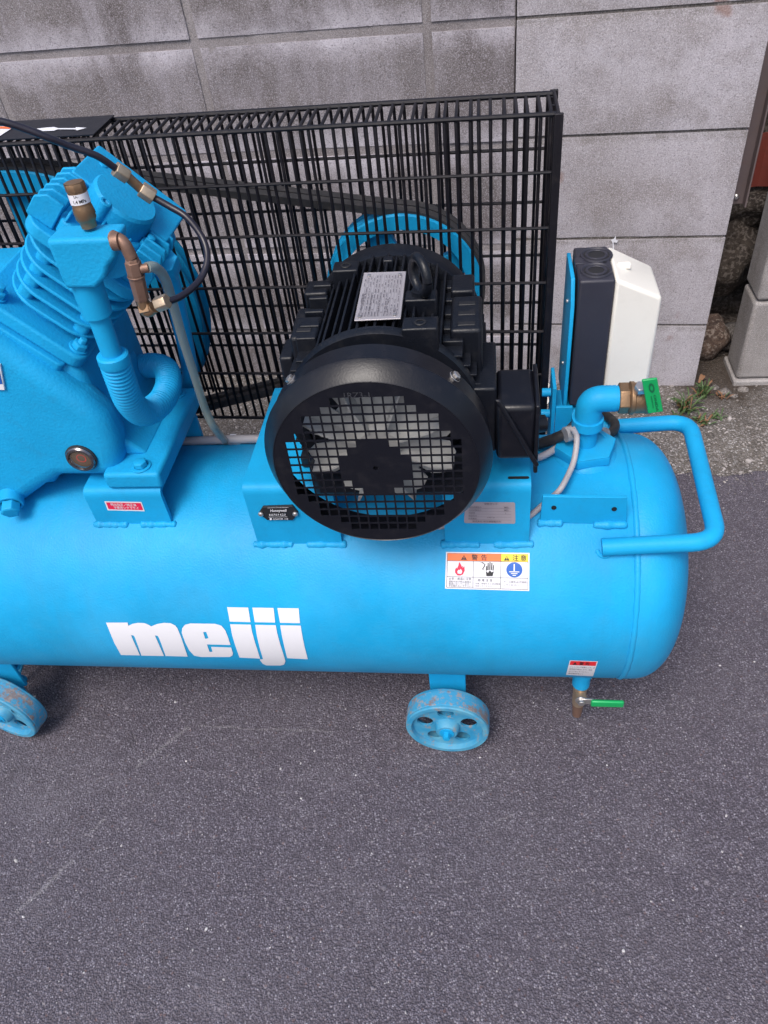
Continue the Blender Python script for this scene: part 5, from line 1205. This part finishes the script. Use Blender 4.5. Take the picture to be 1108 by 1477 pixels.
# resample evenly
cum = [0]
for a, c in zip(path, path[1:]): cum.append(cum[-1] + (c - a).length)
def samp(d):
    for i in range(len(cum) - 1):
        if cum[i + 1] >= d: t = (d - cum[i]) / max(cum[i + 1] - cum[i], 1e-9); return path[i].lerp(path[i + 1], t)
    return path[-1]
step = .00125; nn_ = int(cum[-1] / step)
rp = [samp(i * step) for i in range(nn_)]
b = MB(); tube(b, rp, lambda i: .0152 + (.0016, .0006, -.0024, .0006)[i % 4], 28); bel = obj('bellows_pipe', b, M_BLUE, manif, smooth=True, ang=80)
b = MB(); tube(b, [pcb - dr * .006, pcb - dr * .0045, pcb + dr * .004, pcb + dr * .007], lambda i: (.0150, .0168, .0172, .0162)[i], 28); obj('bellows_collar', b, M_BLUE, manif, smooth=True)
# safety valve
s0 = at(127, 321, y=by_ + .020); s1 = at(106, 262, y=by_ + .022); sdv = (s1 - s0).normalized(); Ls = (s1 - s0).length
b = MB(); lathe(b, [(.0, -.004), (.0072, -.004), (.0074, .001), (.0086, .003), (.0094, .0045), (.0094, Ls * .36), (.0088, Ls * .42), (.0086, Ls * .46), (.0086, Ls * .93)], s0, sdv, 28); sv = obj('safety_valve', b, M_BRASS, AC, smooth=True, ang=30)
b = MB(); lathe(b, [(.0080, Ls * .765), (.0096, Ls * .775), (.0096, Ls * .975), (.0090, Ls * 1.0), (0, Ls * 1.0)], s0, sdv, 8); obj('valve_cap', b, M_BRASS, sv, bevel=.0008)
for a in (200, 250, 300, 350):
    pp_ = frame_to(sdv, s0) @ Vector((.0095 * math.cos(R(a)), .0095 * math.sin(R(a)), Ls * .24)); dd = frame_to(sdv, (0, 0, 0)) @ Vector((math.cos(R(a)), math.sin(R(a)), 0)); b = MB(); lathe(b, [(0, .0002), (.0021, .0002), (.0023, -.001)], pp_, dd, 12); obj('vent_hole', b, M_PBLACK, sv)
b = MB(); lathe(b, [(.0088, Ls * .50), (.0090, Ls * .50), (.0090, Ls * .745), (.0088, Ls * .745)], s0, sdv, 40); obj('pressure_label', b, M_PWHITE, sv, smooth=True)
FM = frame_to(sdv, s0); cdir = (Vector(CAM) - s0); loc_ = FM.to_3x3().inverted() @ cdir; a0 = math.atan2(loc_.y, loc_.x)
tb = join(text2d('SA-', .0032, -.005, .0060), text2d('1.4 MPa', .0040, -.0075, .0012, .0001))
obj('label_text', mapped(tb, lambda x, y: FM @ Vector((.00912 * math.cos(a0 + x / .0091), .00912 * math.sin(a0 + x / .0091), Ls * .51 + y))), M_PBLACK, sv)
# unloader / check valve hanging right of the manifold
u0 = at(162, 345, y=.640); u1 = at(178, 348, y=.640); u2 = at(190, 372, y=.640); u3 = at(205, 432, y=.640); u4 = at(211, 449, y=.640)
b = MB(); tube(b, round_path([u0 + Vector((-.002, .006, 0)), u1, u2], .008, 6), .0058, 18); lathe(b, [(.0, 0), (.0078, 0), (.0078, .007), (0, .007)], u1 + Vector((-.010, 0, 0)), (1, 0, 0), 20)
unl = obj('unloader_valve', b, M_COPPER, AC, smooth=True, ang=40)
dd = (u3 - u2).normalized(); LL = (u3 - u2).length
b = MB(); lathe(b, [(0, 0), (.0060, 0), (.0066, .003), (.0066, LL * .08), (.0076, LL * .09), (.0076, LL * .42)], u2, dd, 6); lathe(b, [(.0078, LL * .40), (.0083, LL * .42), (.0078, LL * .45)], u2, dd, 24); lathe(b, [(.0075, LL * .45), (.0070, LL), (.0, LL)], u2, dd, 6); obj('valve_body', b, M_COPPER, unl, bevel=.0006)
b = MB(); tube(b, round_path([u3, u4 + Vector((0, 0, -.002)), at(222, 443, y=.64)], .006, 5), .0058, 16); lathe(b, [(0, 0), (.0066, 0), (.0066, .010), (0, .010)], u4 + Vector((-.004, 0, .002)), (1, 0, .15), 6); obj('union_elbow', b, M_BRASS, unl, smooth=True, ang=40)
g1 = at(226, 440, y=.64); g2 = at(242, 434, y=.64)
b = MB(); cyl(b, g1, g2, .0074, 6); obj('hose_nut', b, M_BRASS2, unl, bevel=.0008)
b = MB(); cyl(b, at(203, 388, y=.64), at(214, 386, y=.642), .0042, 14); obj('bleed_port', b, M_COPPER, unl, smooth=True)
# black air hose
cable('air_hose', [at(236, 437, y=.64), at(262, 427, y=.66), at(288, 404, y=.69), at(299, 375, y=.71), at(293, 345, y=.725), at(270, 314, y=.735), at(245, 298, y=.74), at(222, 285, y=.742)], .0034, M_HOSE, AC, 10, 14)
# clear drain tube
ctube = cable('clear_tube', [at(212, 386, y=.642), at(224, 386, y=.652), at(238, 402, y=.67), at(250, 440, y=.69), at(264, 490, y=.71), at(280, 540, y=.73), at(296, 590, y=.75), at(310, 618, y=.765), on_tank(326, 637, .004)], .0050, M_CLEAR, AC, 10, 14)
# second brass union on the valve cover and the hose leaving to the upper left
h1 = at(166, 243, y=.730); h2 = at(184, 255, y=.735); h3 = at(203, 272, y=.740); h4 = at(222, 285, y=.742)
b = MB(); cyl(b, h1, h2, .0078, 6); un = obj('brass_union', b, M_BRASS2, AC, bevel=.0008)
b = MB(); cyl(b, h2, h3, .0048, 18); obj('union_stem', b, M_BRASS, un, smooth=True)
b = MB(); cyl(b, h3, h4, .0080, 6); obj('union_nut', b, M_BRASS2, un, bevel=.0008)
cable('air_hose', [at(170, 245, y=.73), at(140, 225, y=.72), at(101, 211, y=.71), at(68, 198, y=.70), at(34, 185, y=.695), at(0, 175, y=.69), at(-70, 163, y=.68)], .0033, M_HOSE, AC, 10, 14)
# discharge pipe from the head down behind the pump
cable('discharge_pipe', [at(238, 385, y=.80), at(247, 410, y=.82), at(258, 455, y=.85), at(270, 510, y=.875), at(274, 545, y=.89), at(262, 566, y=.895), at(243, 574, y=.89), at(220, 580, y=.87)], .0112, M_BLUE, AC, 10, 18)
b = MB(); cyl(b, at(233, 374, y=.79), at(240, 390, y=.802), .018, 6); obj('pipe_flange', b, M_BLUE, AC, bevel=.001)
# clean up unused curve data
for c in list(bpy.data.curves):
    if c.users == 0: bpy.data.curves.remove(c)
